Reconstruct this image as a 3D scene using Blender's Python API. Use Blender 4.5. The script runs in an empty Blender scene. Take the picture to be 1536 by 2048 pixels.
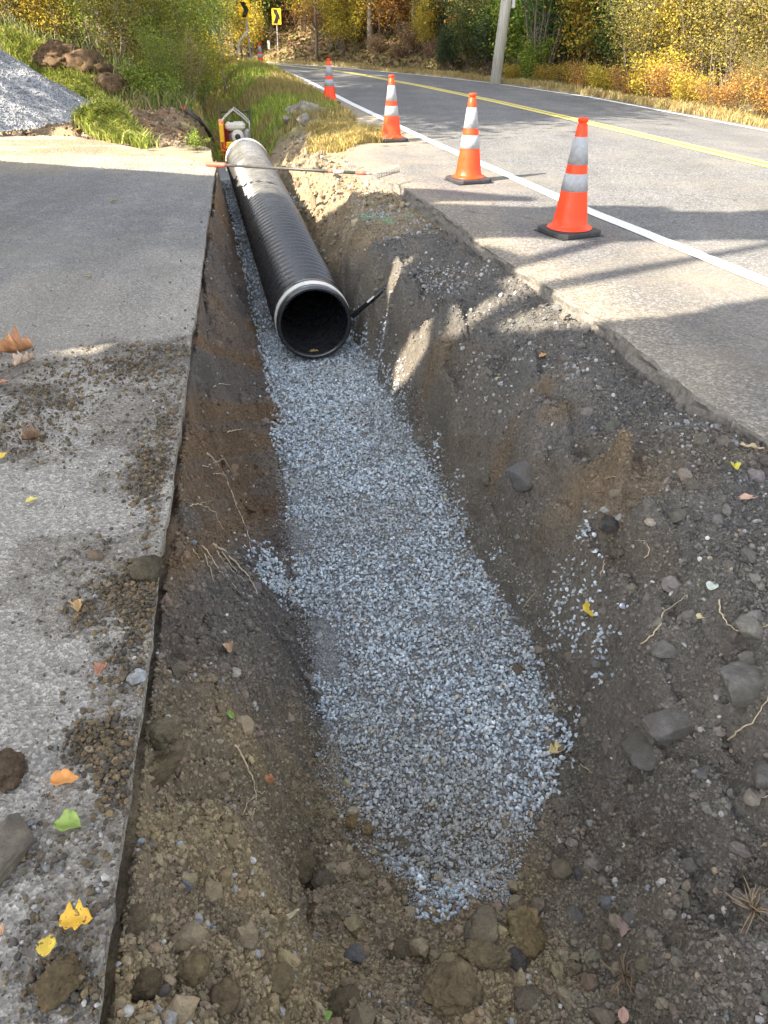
import bpy, math, random
import numpy as np
from mathutils import Vector, Matrix, noise as mnoise
rng = np.random.default_rng(7)
random.seed(7)
S = bpy.context.scene
COL = S.collection
R = math.radians

# ------------------------------------------------------------------ camera model
H = 1.25
F = 1540.0
TH = R(32.3)
CT, ST = math.cos(TH), math.sin(TH)

def P(px, py, z=0.0):
    """point of height z seen at photo pixel px,py"""
    u = (px - 768) / F; v = (py - 1024) / F
    zc = (H - z) / (ST + v * CT)
    return np.array([u * zc, zc * (CT - v * ST), z])

# ------------------------------------------------------------------ noise
def _h(ix, iy, seed):
    n = (ix.astype(np.int64) * 374761393 + iy.astype(np.int64) * 668265263 + seed * 974711) & 0x7fffffff
    n = ((n ^ (n >> 13)) * 1274126177) & 0x7fffffff
    n = (n ^ (n >> 16)) & 0x7fffffff
    return n / float(0x7fffffff)

def vn(x, y, seed=0):
    x = np.asarray(x, float); y = np.asarray(y, float)
    ix = np.floor(x); iy = np.floor(y); fx = x - ix; fy = y - iy
    fx = fx * fx * fx * (fx * (fx * 6 - 15) + 10); fy = fy * fy * fy * (fy * (fy * 6 - 15) + 10)
    a = _h(ix, iy, seed); b = _h(ix + 1, iy, seed); c = _h(ix, iy + 1, seed); d = _h(ix + 1, iy + 1, seed)
    return (a + (b - a) * fx + (c - a) * fy + (a - b - c + d) * fx * fy) * 2 - 1

def fbm(x, y, f, n=4, seed=0, g=0.5):
    s = 0; a = 1.0
    for i in range(n):
        s = s + a * vn(x * f + 13.7 * i, y * f - 7.1 * i, seed + i * 17)
        f *= 2.03; a *= g
    return s

def sst(a, b, x):
    t = np.clip((x - a) / (b - a), 0, 1)
    return t * t * (3 - 2 * t)

def tab(pts):
    pts = sorted(pts)
    ys = np.array([p[0] for p in pts]); xs = np.array([p[1] for p in pts])
    return lambda y: np.interp(y, ys, xs)

def tabpx(pts, z, extra=()):
    return tab([(P(a, b, z)[1], P(a, b, z)[0]) for a, b in pts] + list(extra))

# ------------------------------------------------------------------ plan of the place
XW = tab([(-12, 6.8), (0, 3.45), (4.42, 2.2), (6.5, 1.61), (11.04, .53), (16.5, -.65), (24, -2.15), (33.3, -4.4), (38, -7), (43, -13), (60, -50)])
XY = tab([(-12, 9.6), (0, 6.35), (8.86, 4.07), (12.9, 3.15), (16.7, 2.23), (21.3, .95), (27.9, -1.15), (34.8, -4.7), (40, -9.5), (46, -17), (60, -50)])
XR = tab([(-12, 12.8), (0, 9.6), (13.9, 6.2), (20.8, 4.9), (26, 3.2), (29.1, 1.9), (36.4, -2.0), (41, -5.6), (46, -12), (60, -46)])
edge_px = [(685, 316), (740, 345), (803, 371), (868, 415), (902, 441), (1005, 519), (1082, 565), (1169, 615), (1256, 673), (1335, 739), (1438, 813), (1536, 875)]
XPb = tabpx(edge_px, 0, [(-12, 5.5), (0, 2.1), (11.3, -.22), (13, -.5), (16.8, -1.13), (24, -2.5), (29.4, -3.65), (36, -6.4), (42, -13), (60, -52)])
def XP(y): return XPb(y) + sst(14, 9, y) * (.022 * vn(y * 1.3, y * 0, 5) + .01 * vn(y * 5, y * 0, 6) + .009 * vn(y * 17, y * 0, 8) + .004 * vn(y * 50, y * 0, 9))
def XC(y): return -.51 - .23 * (y - 5.43)
def ZB(y): return -.85 + .05 * np.clip(y - 5.4, 0, 7)
glp = tabpx([(530, 720), (545, 780), (565, 850), (572, 950), (575, 1050), (590, 1150), (615, 1230), (635, 1400), (660, 1550), (740, 1690), (850, 1780)], -.85)
grp = tabpx([(760, 760), (870, 950), (950, 1120), (1060, 1280), (1110, 1450), (1130, 1620), (1050, 1750), (900, 1800)], -.85)
def XLg(y):
    w = sst(5.2, 6.2, y)
    return glp(y) * (1 - w) + (XC(y) - .36) * w - .28 * sst(10.8, 11.4, y) * sst(13.2, 12.4, y)
def XRg(y):
    w = sst(4.9, 5.9, y)
    base = np.where(y < 1.9, .62 - .12 * (1.9 - y), grp(np.maximum(y, 1.9)))
    return base * (1 - w) + (XC(y) + .36) * w
def XRb(y): return np.where(y < 1.9, np.minimum(XRg(y), .62 - (1.9 - y) * .48), XRg(y))
def XLb(y):  # foot of the left bank of soil (the gravel narrows to a tongue near the camera)
    return np.where(y < 2.0, -.27 + .12 * (2 - y), XLg(y))
def XE(y): return np.minimum(-.33 - .163 * y, np.where(y > 8.9, XLb(y) - .12, 99.))
XTb = tab([(-2, 1.5), (.5, 1.22), (1.5, 1.05), (2.55, .83), (3.31, .68), (5.03, .33), (5.83, .12), (7.73, -.22), (8.6, -.5), (9.6, -.75), (11.3, -.7), (13, -1.1), (16, -2.0), (30, -5), (60, -54)])
def XT(y):
    return np.maximum(XTb(y) + sst(9, 7, y) * sst(.8, 1.6, y) * (.12 * vn(y * 1.35, y * 0 + 3, 3) + .015 * vn(y * 4, y * 0 + 3, 4)), XRg(y) + .15)

def terrain(x, y, fine=True):
    x = np.asarray(x, float); y = np.asarray(y, float)
    near = sst(20, 8, y)
    if fine:
        wx = near * (.05 * fbm(x, y, 1.6, 3, 31) + .01 * fbm(x, y, 7, 2, 41))
    else:
        wx = 0
    xw = x + wx
    zb = ZB(y) + .42 * sst(1.45, .25, y) + .3 * sst(.3, -1.5, y)
    zb = np.where(y > 12.4, -.5 + .2 * sst(12.4, 20, y), zb)
    xe, xl, xr, xt, xp = XE(y), XLb(y), XRg(y), XT(y), XP(y)
    # left wall
    t = np.clip((xl - xw) / np.maximum(xl - xe, .05), 0, 1)
    zleft_top = -.064
    nearw = sst(2.9, 1.3, y)
    prof = (1 - nearw) * (.55 * t + .45 * t ** 3) + nearw * (1 - (1 - t) ** 1.7)
    prof = prof + .07 * np.sin(t * 9 + 2 * vn(y * 1.2, y * 0, 9)) * t * (1 - t) * 2
    z = zb + (zleft_top - zb) * np.clip(prof, 0, 1)
    z = np.where(xw > xl, zb, z)
    # right wall, bench and shoulder
    zt = -.16 - .06 * sst(2.4, .8, y) + .03 * vn(y * 1.1, y * 0 + 7, 12) * sst(9, 7, y)
    zt = np.where(y > 9, -.16 + .14 * sst(9, 10.5, y), zt)
    t2 = np.clip((xw - xr) / (xt - xr), 0, 1)
    gentle = sst(2.3, .9, y)
    pr = (1 - gentle) * (1 - (1 - t2) ** 1.9) + gentle * (t2 ** .85)
    pr = pr + .06 * np.sin(t2 * 7 + 3 * vn(y * 1.7, y * 0, 19)) * t2 * (1 - t2) * 3
    z = np.where(xw > xr, zb + (zt - zb) * pr, z)
    zsh = -.075 - .045 * sst(4, 6.5, y) + .135 * sst(9.2, 10.6, y)
    t3 = np.clip((x - xt) / np.maximum(xp - xt, .05), 0, 1)
    z = np.where((xw > xr) & (t2 >= 1), zt + (zsh - zt) * t3 + .03 * np.sin(t3 * 3.14) * sst(9, 6, y), z)
    hump = .24 * sst(16, 24, y) * np.sin(np.clip((xp - x) / 2.2, 0, 1) * 3.14)
    z = z + np.where(x < xp, np.maximum(hump, 0), 0)
    # under the road, verge and hillside
    z = np.where(x > xp, np.where(y > 10.6, -.05, -.16), z)
    xrr = XR(y)
    # carriageway foundation follows the cross fall
    fr = np.clip((x - XY(y)) / np.maximum(xrr - XY(y), .5), 0, 1)
    z = np.where(x > xp, z - .2 * fr - .04 * (y > 10.6), z)
    dr = (x - xrr)
    z = np.where(dr > .22, -.17 + .0 * dr - .12 * sst(.3, 1.2, dr) + .05 * fbm(x, y, .9, 2, 51), z)
    hill = .42 * np.maximum(0, dr * .75 - 1.6) * sst(22, 33, y) + .1 * np.maximum(0, dr - 6) * sst(33, 22, y)
    hill = np.minimum(hill, 26)
    z = np.where(dr > .3, z + hill, z)
    # left of the trench: driveway foundation, then the bank beyond it
    d = np.maximum(xe - x, 0)
    by = sst(11.1, 12.5, y)
    bank = -.08 + 3.5 * (1 - np.exp(-d * .12)) * by
    lump = by * sst(.1, .6, d)
    rp_ = np.hypot(x + 6.75, y - 13.75)
    flat_ = np.clip(np.maximum(sst(3.6, 2.5, rp_), sst(-4.6, -5.6, x) * sst(14, 13, y)), 0, 1)
    bank = bank * (1 - flat_) - .06 * flat_
    if fine:
        bank = bank + lump * (.1 * fbm(x, y, .8, 3, 61) + .04 * fbm(x, y, 3.5, 2, 62))
    z = np.where(x < xe, bank, z)
    if fine:
        drive = (x < xe - .006) & (y < 8.75 + np.clip(-1.72 - x, 0, 2.4) * 1.12 + .12)
        amp = np.where(drive, 0, 1.0) * np.where((x > xp) & (x < xrr + .25), 0, 1.0)
        wall = sst(0, .3, t2) * (t2 < 1) + t * (xw < xl)
        low = near * (.05 * fbm(x, y, 2.4, 2, 71) * (t2 > .02) + .03 * fbm(x + z * .5, y + z * .8, 7, 3, 72) * (.35 + wall + (y < 1.5)))
        low = low + near * wall * (.12 * np.abs(fbm(x + z * .6, y - z * .5, 3.6, 2, 78)) - .045)
        flo = np.where((xw > xl + .04) & (xw < xr - .04) & (y > 1.6), .25, 1.0)
        tiny = sst(12, 5, y) * flo * (.016 * np.abs(fbm(x - z * .5, y + z * .8, 19, 2, 73)) ** .8 * 1.3 + .0075 * fbm(x, y + z, 62, 2, 74))
        rim = np.clip((x - xe) / .02, 0, 1) * np.clip(np.abs(xp - x) / .05, 0, 1)
        z = z + amp * (low + tiny) * rim * np.where(x < xe, 0, 1)
        z = np.where(drive, np.minimum(z, -.062), z)
        fr_ = amp * sst(9, 14, y) * .03 * fbm(x, y, 2.5, 3, 75)
        z = z + np.where((x > xp - .5) & (x < xp), 0, fr_)
    return z

def ground(px, py, it=400):
    """first point of the ground seen at photo pixel px,py"""
    u = (px - 768) / F; v = (py - 1024) / F
    d = np.array([u, CT - v * ST, -(ST + v * CT)])
    t = np.linspace(.6, 45, 6000) ** 1.0
    t = .6 * (75 ** np.linspace(0, 1, 6000))
    X = u * t; Y = d[1] * t; Z = H + d[2] * t
    Zt = surf(X, Y)
    i = np.argmax(Zt > Z)
    return np.array([X[i], Y[i], Zt[i]])

def road_z(x, y):
    fr = np.clip((x - XY(y)) / np.maximum(XR(y) - XY(y), .5), 0, 1)
    return -.2 * fr
def drive_far(x): return 8.75 + np.clip(-1.72 - x, 0, 2.4) * 1.12
def surf(x, y):
    z = terrain(x, y)
    z = np.where((x > XP(y)) & (x < XR(y) + .25), np.maximum(z, road_z(x, y)), z)
    z = np.where((x < -.33 - .163 * y) & (y < drive_far(x)), np.maximum(z, 0.002), z)
    return z

# ------------------------------------------------------------------ mesh helpers
def link(name, me, mat=None, parent=None):
    o = bpy.data.objects.new(name, me)
    COL.objects.link(o)
    if mat is not None:
        for m in (mat if isinstance(mat, (list, tuple)) else [mat]):
            me.materials.append(m)
    if parent is not None:
        o.parent = parent
    return o

def npmesh(name, V, Fc, colors=None, smooth=False):
    """V (n,3); Fc (m,k) faces of equal size; colors per vertex (n,3)"""
    me = bpy.data.meshes.new(name)
    V = np.ascontiguousarray(V, dtype=np.float32); Fc = np.ascontiguousarray(Fc, dtype=np.int32)
    m, k = Fc.shape
    me.vertices.add(len(V)); me.vertices.foreach_set("co", V.ravel())
    me.loops.add(m * k); me.loops.foreach_set("vertex_index", Fc.ravel())
    me.polygons.add(m)
    me.polygons.foreach_set("loop_start", np.arange(0, m * k, k, dtype=np.int32))
    me.polygons.foreach_set("use_smooth", np.full(m, smooth))
    me.update(calc_edges=True)
    if colors is not None:
        at = me.color_attributes.new("Col", 'FLOAT_COLOR', 'POINT')
        c = np.ones((len(V), 4), np.float32); c[:, :3] = colors
        at.data.foreach_set("color", c.ravel())
    return me

class MB:
    def __init__(s): s.v = []; s.f = []; s.sm = []
    def add(s, vs, fs, smooth=False):
        b = len(s.v); s.v += [tuple(map(float, v)) for v in vs]
        for f in fs: s.f.append(tuple(i + b for i in f)); s.sm.append(smooth)
        return s
    def box(s, c, d, rot=None, bev=0):
        x, y, z = d[0] / 2, d[1] / 2, d[2] / 2
        bv = bev
        if bv <= 0:
            vs = [(sx * x, sy * y, sz * z) for sz in (-1, 1) for sy in (-1, 1) for sx in (-1, 1)]
            fs = [(0, 2, 3, 1), (4, 5, 7, 6), (0, 1, 5, 4), (2, 6, 7, 3), (0, 4, 6, 2), (1, 3, 7, 5)]
        else:
            ring = [(x - bv, -y), (x, -y + bv), (x, y - bv), (x - bv, y), (-x + bv, y), (-x, y - bv), (-x, -y + bv), (-x + bv, -y)]
            ring_in = [(a * (1 - bv / x), b * (1 - bv / y)) for a, b in ring]
            vs = [(a, b, -z) for a, b in ring_in] + [(a, b, -z + bv) for a, b in ring] + [(a, b, z - bv) for a, b in ring] + [(a, b, z) for a, b in ring_in]
            fs = [tuple(range(7, -1, -1)), tuple(range(24, 32))]
            for L in range(3):
                for i in range(8):
                    j = (i + 1) % 8
                    fs.append((L * 8 + i, L * 8 + j, L * 8 + 8 + j, L * 8 + 8 + i))
        M = rot if rot is not None else Matrix.Identity(3)
        c = Vector(c)
        return s.add([M @ Vector(v) + c for v in vs], fs)
    def tube(s, pts, rad, n=8, cap=True, smooth=True):
        pts = [Vector(p) for p in pts]; m = len(pts)
        if not isinstance(rad, (list, tuple)): rad = [rad] * m
        vs = []; fs = []; up = Vector((0, 0, 1)); prev = None
        for i, p in enumerate(pts):
            t = (pts[min(i + 1, m - 1)] - pts[max(i - 1, 0)])
            if t.length < 1e-9: t = Vector((0, 0, 1))
            t.normalize()
            if prev is None:
                a = t.orthogonal().normalized()
            else:
                a = (prev - t * prev.dot(t)); a = a.normalized() if a.length > 1e-6 else t.orthogonal().normalized()
            prev = a; b = t.cross(a)
            for k in range(n):
                w = 2 * math.pi * k / n
                vs.append(p + (a * math.cos(w) + b * math.sin(w)) * rad[i])
        for i in range(m - 1):
            for k in range(n):
                k2 = (k + 1) % n
                fs.append((i * n + k, i * n + k2, (i + 1) * n + k2, (i + 1) * n + k))
        if cap:
            fs.append(tuple(range(n - 1, -1, -1))); fs.append(tuple(range((m - 1) * n, m * n)))
        return s.add(vs, fs, smooth)
    def lathe(s, prof, n=32, origin=(0, 0, 0), axis=None, smooth=True, close=False):
        """prof: (radius, height) along axis"""
        M = Matrix.Identity(3) if axis is None else Vector((0, 0, 1)).rotation_difference(Vector(axis).normalized()).to_matrix()
        o = Vector(origin); vs = []; fs = []
        for r, h in prof:
            for k in range(n):
                w = 2 * math.pi * k / n
                vs.append(M @ Vector((r * math.cos(w), r * math.sin(w), h)) + o)
        m = len(prof)
        for i in range(m if close else m - 1):
            i2 = (i + 1) % m
            for k in range(n):
                k2 = (k + 1) % n
                fs.append((i * n + k, i * n + k2, i2 * n + k2, i2 * n + k))
        return s.add(vs, fs, smooth)
    def prism(s, poly, origin, ax, ay, depth):
        """poly 2D extruded along ax x ay by depth"""
        ax = Vector(ax).normalized(); ay = Vector(ay).normalized(); nz = ax.cross(ay)
        o = Vector(origin); n = len(poly)
        vs = [o + ax * a + ay * b for a, b in poly] + [o + ax * a + ay * b + nz * depth for a, b in poly]
        fs = [tuple(range(n - 1, -1, -1)), tuple(range(n, 2 * n))] + [(i, (i + 1) % n, n + (i + 1) % n, n + i) for i in range(n)]
        return s.add(vs, fs)
    def build(s, name, mat, parent=None):
        me = bpy.data.meshes.new(name)
        me.from_pydata(s.v, [], s.f); me.update()
        me.polygons.foreach_set("use_smooth", s.sm)
        return link(name, me, mat, parent)

def tag(o, label=None, cat=None, group=None, kind=None):
    if label: o['label'] = label
    if cat: o['category'] = cat
    if group: o['group'] = group
    if kind: o['kind'] = kind
    return o

def empty(name, loc=(0, 0, 0), rz=0, label=None, cat=None, group=None):
    o = bpy.data.objects.new(name, None); COL.objects.link(o)
    o.location = [float(a) for a in loc]; o.rotation_euler = (0, 0, rz); o.empty_display_size = .1
    return tag(o, label, cat, group)

def copy_tree(o, parent=None):
    c = o.copy(); COL.objects.link(c)
    if parent is not None: c.parent = parent
    for ch in list(o.children): copy_tree(ch, c)
    return c

# ------------------------------------------------------------------ materials
def newmat(name):
    m = bpy.data.materials.new(name); m.use_nodes = True
    nt = m.node_tree; nt.nodes.clear()
    out = nt.nodes.new("ShaderNodeOutputMaterial")
    b = nt.nodes.new("ShaderNodeBsdfPrincipled")
    nt.links.new(b.outputs[0], out.inputs[0])
    return m, nt, b

def N(nt, t, **kw):
    n = nt.nodes.new(t)
    for k, v in kw.items():
        if k in n.inputs: n.inputs[k].default_value = v
        else: setattr(n, k, v)
    return n

def ramp(nt, fac, stops):
    r = nt.nodes.new("ShaderNodeValToRGB")
    e = r.color_ramp.elements
    while len(e) < len(stops): e.new(.5)
    for i, (p, c) in enumerate(stops):
        e[i].position = p
        e[i].color = (c, c, c, 1) if isinstance(c, (int, float)) else (*c, 1)
    nt.links.new(fac, r.inputs[0])
    return r.outputs[0]

def mixc(nt, fac, a, b, mode='MIX'):
    m = nt.nodes.new("ShaderNodeMix"); m.data_type = 'RGBA'; m.blend_type = mode
    for s_, v in ((0, fac), (6, a), (7, b)):
        if isinstance(v, (int, float)): m.inputs[s_].default_value = v
        elif isinstance(v, tuple): m.inputs[s_].default_value = (*v, 1)
        else: nt.links.new(v, m.inputs[s_])
    return m.outputs[2]

def coord(nt, obj=False):
    tc = nt.nodes.new("ShaderNodeTexCoord" if obj else "ShaderNodeNewGeometry")
    return tc.outputs["Object"] if obj else tc.outputs["Position"]

def noise(nt, vec, scale, detail=4, rough=.6, out=0):
    n = N(nt, "ShaderNodeTexNoise", Scale=scale, Detail=detail, Roughness=rough)
    nt.links.new(vec, n.inputs["Vector"]); return n.outputs[out]

def voro(nt, vec, scale, out="Distance", feature='F1'):
    n = N(nt, "ShaderNodeTexVoronoi", Scale=scale); n.feature = feature
    nt.links.new(vec, n.inputs["Vector"]); return n.outputs[out]

def bump(nt, b, h, strength=.5, dist=.01, prev=None):
    n = N(nt, "ShaderNodeBump", Strength=strength, Distance=dist)
    nt.links.new(h, n.inputs["Height"])
    if prev is not None: nt.links.new(prev, n.inputs["Normal"])
    nt.links.new(n.outputs[0], b.inputs["Normal"]); return n.outputs[0]

def simple(name, col, rough=.6, metal=0, var=.15, scale=20, bmp=0, spec=.5, obj=True, dust=0, dustcol=(.35, .3, .22)):
    m, nt, b = newmat(name); v = coord(nt, obj)
    nz = noise(nt, v, scale, 5)
    f = ramp(nt, nz, [(.3, 1 - var), (.7, 1 + var)])
    c = mixc(nt, 1.0, tuple(col), f, 'MULTIPLY')
    if dust:
        d = ramp(nt, noise(nt, v, scale * .35, 6, .7), [(.62 - dust * .35, 0), (.8 - dust * .2, dust)])
        c = mixc(nt, d, c, tuple(dustcol))
    nt.links.new(c, b.inputs["Base Color"])
    nt.links.new(ramp(nt, nz, [(.3, max(0, rough - .12)), (.7, min(1, rough + .12))]), b.inputs["Roughness"])
    b.inputs["Metallic"].default_value = metal
    b.inputs["Specular IOR Level"].default_value = spec
    if bmp: bump(nt, b, noise(nt, v, scale * 3, 4), bmp, .004)
    return m

def vcol(name, rough=.95, var=.3, scale=60, bmp=.6, bdist=.006, extra=None, spec=.25, obj=False):
    """material driven by the object's own colour attribute, broken up with noise"""
    m, nt, b = newmat(name); v = coord(nt, obj)
    a = N(nt, "ShaderNodeVertexColor"); a.layer_name = "Col"
    f = ramp(nt, noise(nt, v, scale, 6, .7), [(.28, 1 - var), (.72, 1 + var)])
    c = mixc(nt, 1.0, a.outputs[0], f, 'MULTIPLY')
    if extra: c = extra(nt, v, c)
    nt.links.new(c, b.inputs["Base Color"])
    b.inputs["Roughness"].default_value = rough
    b.inputs["Specular IOR Level"].default_value = spec
    if bmp:
        p = bump(nt, b, noise(nt, v, scale * .6, 8, .72), bmp, bdist)
        bump(nt, b, voro(nt, v, scale * 2.2), bmp * .5, bdist * .4, p)
    return m

def soil_extra(nt, v, c):
    # small pale grit and dark crumbs in the soil
    g = ramp(nt, voro(nt, v, 120), [(.13, 1), (.2, 0)])
    pick = ramp(nt, noise(nt, v, 45, 2), [(.55, 0), (.62, 1)])
    k = mixc(nt, 1.0, g, pick, 'MULTIPLY')
    c = mixc(nt, k, c, (.34, .32, .28))
    big = ramp(nt, noise(nt, v, 3.5, 4, .6), [(.3, .78), (.7, 1.22)])
    return mixc(nt, 1.0, c, big, 'MULTIPLY')

M_soil = vcol("soil_material", .97, .48, 60, 1.0, .02, soil_extra)
M_far = vcol("verge_ground_material", .97, .3, 9, .7, .05)
M_clod = vcol("clod_material", .97, .28, 120, .8, .004)
M_stone = vcol("crushed_stone_material", .8, .22, 160, .4, .002, spec=.4)
M_pile = vcol("pile_stone_material", .8, .25, 60, .4, .004, spec=.3)

def asphalt(name, base, agg, agg_scale, bstr, patch=.14, warm=(.30, .27, .21), warmk=.35, use_col=False, crack=True):
    m, nt, b = newmat(name); v = coord(nt)
    if use_col:
        a = N(nt, "ShaderNodeVertexColor"); a.layer_name = "Col"; c0 = a.outputs[0]
    else:
        c0 = base
    cells = voro(nt, v, agg_scale, "Color")
    sep = nt.nodes.new("ShaderNodeSeparateColor"); nt.links.new(cells, sep.inputs[0])
    f = ramp(nt, sep.outputs[0], [(0, 1 - agg), (.55, 1.0), (.85, 1 + agg), (1, 1 + agg * 2.2)])
    c = mixc(nt, 1.0, c0, f, 'MULTIPLY')
    f2 = ramp(nt, noise(nt, v, 1.3, 6, .6), [(.3, 1 - patch), (.7, 1 + patch)])
    c = mixc(nt, 1.0, c, f2, 'MULTIPLY')
    w = ramp(nt, noise(nt, v, .7, 5, .65), [(.45, 0), (.7, warmk)])
    c = mixc(nt, w, c, warm)
    mp = N(nt, "ShaderNodeMapping"); mp.inputs["Rotation"].default_value = (0, 0, R(-14)); mp.inputs["Scale"].default_value = (1.5, .1, 1)
    nt.links.new(v, mp.inputs[0])
    c = mixc(nt, 1.0, c, ramp(nt, noise(nt, mp.outputs[0], 1.0, 5, .6), [(.3, .86), (.7, 1.14)]), 'MULTIPLY')
    if crack:
        dn = N(nt, "ShaderNodeTexNoise", Scale=2.2, Detail=4.0); nt.links.new(v, dn.inputs["Vector"])
        ad = nt.nodes.new("ShaderNodeVectorMath"); ad.operation = 'MULTIPLY_ADD'; ad.inputs[1].default_value = (.5, .5, 0)
        nt.links.new(dn.outputs["Color"], ad.inputs[0]); nt.links.new(v, ad.inputs[2])
        ve = voro(nt, ad.outputs[0], .42, "Distance", 'DISTANCE_TO_EDGE')
        kk = mixc(nt, 1.0, ramp(nt, ve, [(.0025, 1), (.006, 0)]), ramp(nt, noise(nt, v, .9, 2), [(.6, 0), (.66, .55)]), 'MULTIPLY')
        c = mixc(nt, kk, c, (.04, .04, .04))
    nt.links.new(c, b.inputs["Base Color"])
    b.inputs["Roughness"].default_value = .9
    b.inputs["Specular IOR Level"].default_value = .3
    p = bump(nt, b, voro(nt, v, agg_scale), bstr, .006)
    bump(nt, b, noise(nt, v, agg_scale * .25, 5, .7), bstr * .6, .012, p)
    return m
M_road = asphalt("road_asphalt", (.128, .127, .128), .42, 85, .6, .13, (.22, .2, .165), .55)
M_shoulder = asphalt("shoulder_asphalt", (.175, .17, .165), .38, 90, .6, .12, (.25, .215, .165), .7, use_col=True)
M_drive = asphalt("driveway_asphalt", (.22, .215, .21), .34, 150, .8, .1, (.3, .27, .22), .35, use_col=True, crack=False)
M_edge = simple("cut_asphalt_edge", (.17, .155, .135), .95, 0, .4, 60, .9, obj=False)

def paint(name, col, wear):
    m, nt, b = newmat(name); v = coord(nt)
    w = ramp(nt, noise(nt, v, 55, 6, .75), [(wear, 0), (wear + .12, .75)])
    c = mixc(nt, w, tuple(col), (.16, .16, .16))
    nt.links.new(c, b.inputs["Base Color"]); b.inputs["Roughness"].default_value = .75
    bump(nt, b, voro(nt, v, 85), .45, .005)
    return m
M_white = paint("white_road_paint", (.7, .7, .68), .55)
M_yellow = paint("yellow_road_paint", (.68, .55, .15), .52)

def leafmat(name, tr=.35):
    m = bpy.data.materials.new(name); m.use_nodes = True; nt = m.node_tree; nt.nodes.clear()
    out = nt.nodes.new("ShaderNodeOutputMaterial")
    a = N(nt, "ShaderNodeVertexColor"); a.layer_name = "Col"
    oi = nt.nodes.new("ShaderNodeObjectInfo")
    hs = N(nt, "ShaderNodeHueSaturation", Saturation=1.0)
    nt.links.new(a.outputs[0], hs.inputs["Color"])
    mp = N(nt, "ShaderNodeMapRange"); mp.inputs["To Min"].default_value = .75; mp.inputs["To Max"].default_value = 1.25
    nt.links.new(oi.outputs["Random"], mp.inputs["Value"]); nt.links.new(mp.outputs[0], hs.inputs["Value"])
    mh = N(nt, "ShaderNodeMapRange"); mh.inputs["To Min"].default_value = .487; mh.inputs["To Max"].default_value = .513
    nt.links.new(oi.outputs["Random"], mh.inputs["Value"]); nt.links.new(mh.outputs[0], hs.inputs["Hue"])
    d = N(nt, "ShaderNodeBsdfPrincipled", Roughness=.6); d.inputs["Specular IOR Level"].default_value = .3
    t = N(nt, "ShaderNodeBsdfTranslucent")
    mx = N(nt, "ShaderNodeMixShader"); mx.inputs[0].default_value = tr
    nt.links.new(hs.outputs[0], d.inputs["Base Color"]); nt.links.new(hs.outputs[0], t.inputs[0])
    nt.links.new(d.outputs[0], mx.inputs[1]); nt.links.new(t.outputs[0], mx.inputs[2])
    nt.links.new(mx.outputs[0], out.inputs[0])
    return m
M_leaf = leafmat("foliage_material")
M_grass = leafmat("grass_material", .3)
M_bark = simple("bark_material", (.16, .13, .1), .95, 0, .35, 14, .8)
M_barkpale = simple("pale_bark_material", (.34, .3, .25), .95, 0, .3, 14, .6)

# ------------------------------------------------------------------ world and sun
SUN = Vector((-.86, -.5, .80)).normalized()
elev = math.asin(SUN.z)
w = bpy.data.worlds.new("World"); S.world = w; w.use_nodes = True
nt = w.node_tree; bg = nt.nodes["Background"]
sky = nt.nodes.new("ShaderNodeTexSky"); sky.sky_type = 'NISHITA'; sky.sun_disc = False
sky.sun_elevation = elev; sky.sun_rotation = math.atan2(SUN.x, SUN.y) % (2 * math.pi)
sky.air_density = 1.0; sky.dust_density = 1.2
wb = nt.nodes.new('ShaderNodeHueSaturation'); wb.inputs['Saturation'].default_value = .36
nt.links.new(sky.outputs[0], wb.inputs['Color']); nt.links.new(wb.outputs[0], bg.inputs[0]); bg.inputs[1].default_value = .15
sl = bpy.data.lights.new("sun", 'SUN'); sl.energy = 5.0; sl.angle = R(.4); sl.color = (1, .9, .74)
so = bpy.data.objects.new("sun", sl); COL.objects.link(so)
so.rotation_euler = (-SUN).to_track_quat('-Z', 'Y').to_euler()
S.view_settings.view_transform = 'Standard'; S.view_settings.look = 'None'
S.view_settings.exposure = 1.93; S.view_settings.gamma = 1

cam = bpy.data.cameras.new("camera"); co = bpy.data.objects.new("camera", cam); COL.objects.link(co)
co.location = (0, 0, H); co.rotation_euler = (R(90) - TH, 0, 0)
cam.sensor_fit = 'VERTICAL'; cam.sensor_height = 36; cam.lens = F / 2048 * 36
cam.clip_start = .05; cam.clip_end = 600
S.camera = co

# ------------------------------------------------------------------ ground
def axis_steps(segs):
    out = []
    for a, b, s0, s1 in segs:
        x = a
        while x < b - 1e-6:
            out.append(x); k = (x - a) / (b - a); x += s0 + (s1 - s0) * k
    out.append(segs[-1][1]); return np.array(out)
xs = axis_steps([(-70, -14, 4, 1.2), (-14, -2.2, 1, .12), (-2.2, -.62, .08, .02), (-.62, 2.05, .0085, .0085), (2.05, 4, .03, .2), (4, 14, .2, .8), (14, 100, .8, 5)])
ys = axis_steps([(-25, -1, 2, .3), (-1, .35, .1, .012), (.35, 13, .006, .05), (13, 50, .06, .5), (50, 140, .6, 5)])
shear = np.where(ys < 0, 0, np.where(ys < 16, .2 * ys, 3.2 + .05 * (ys - 16)))
GX = xs[None, :] - shear[:, None]; GY = np.repeat(ys[:, None], len(xs), 1)
GZ = terrain(GX, GY)
ny, nx = GX.shape

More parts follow.
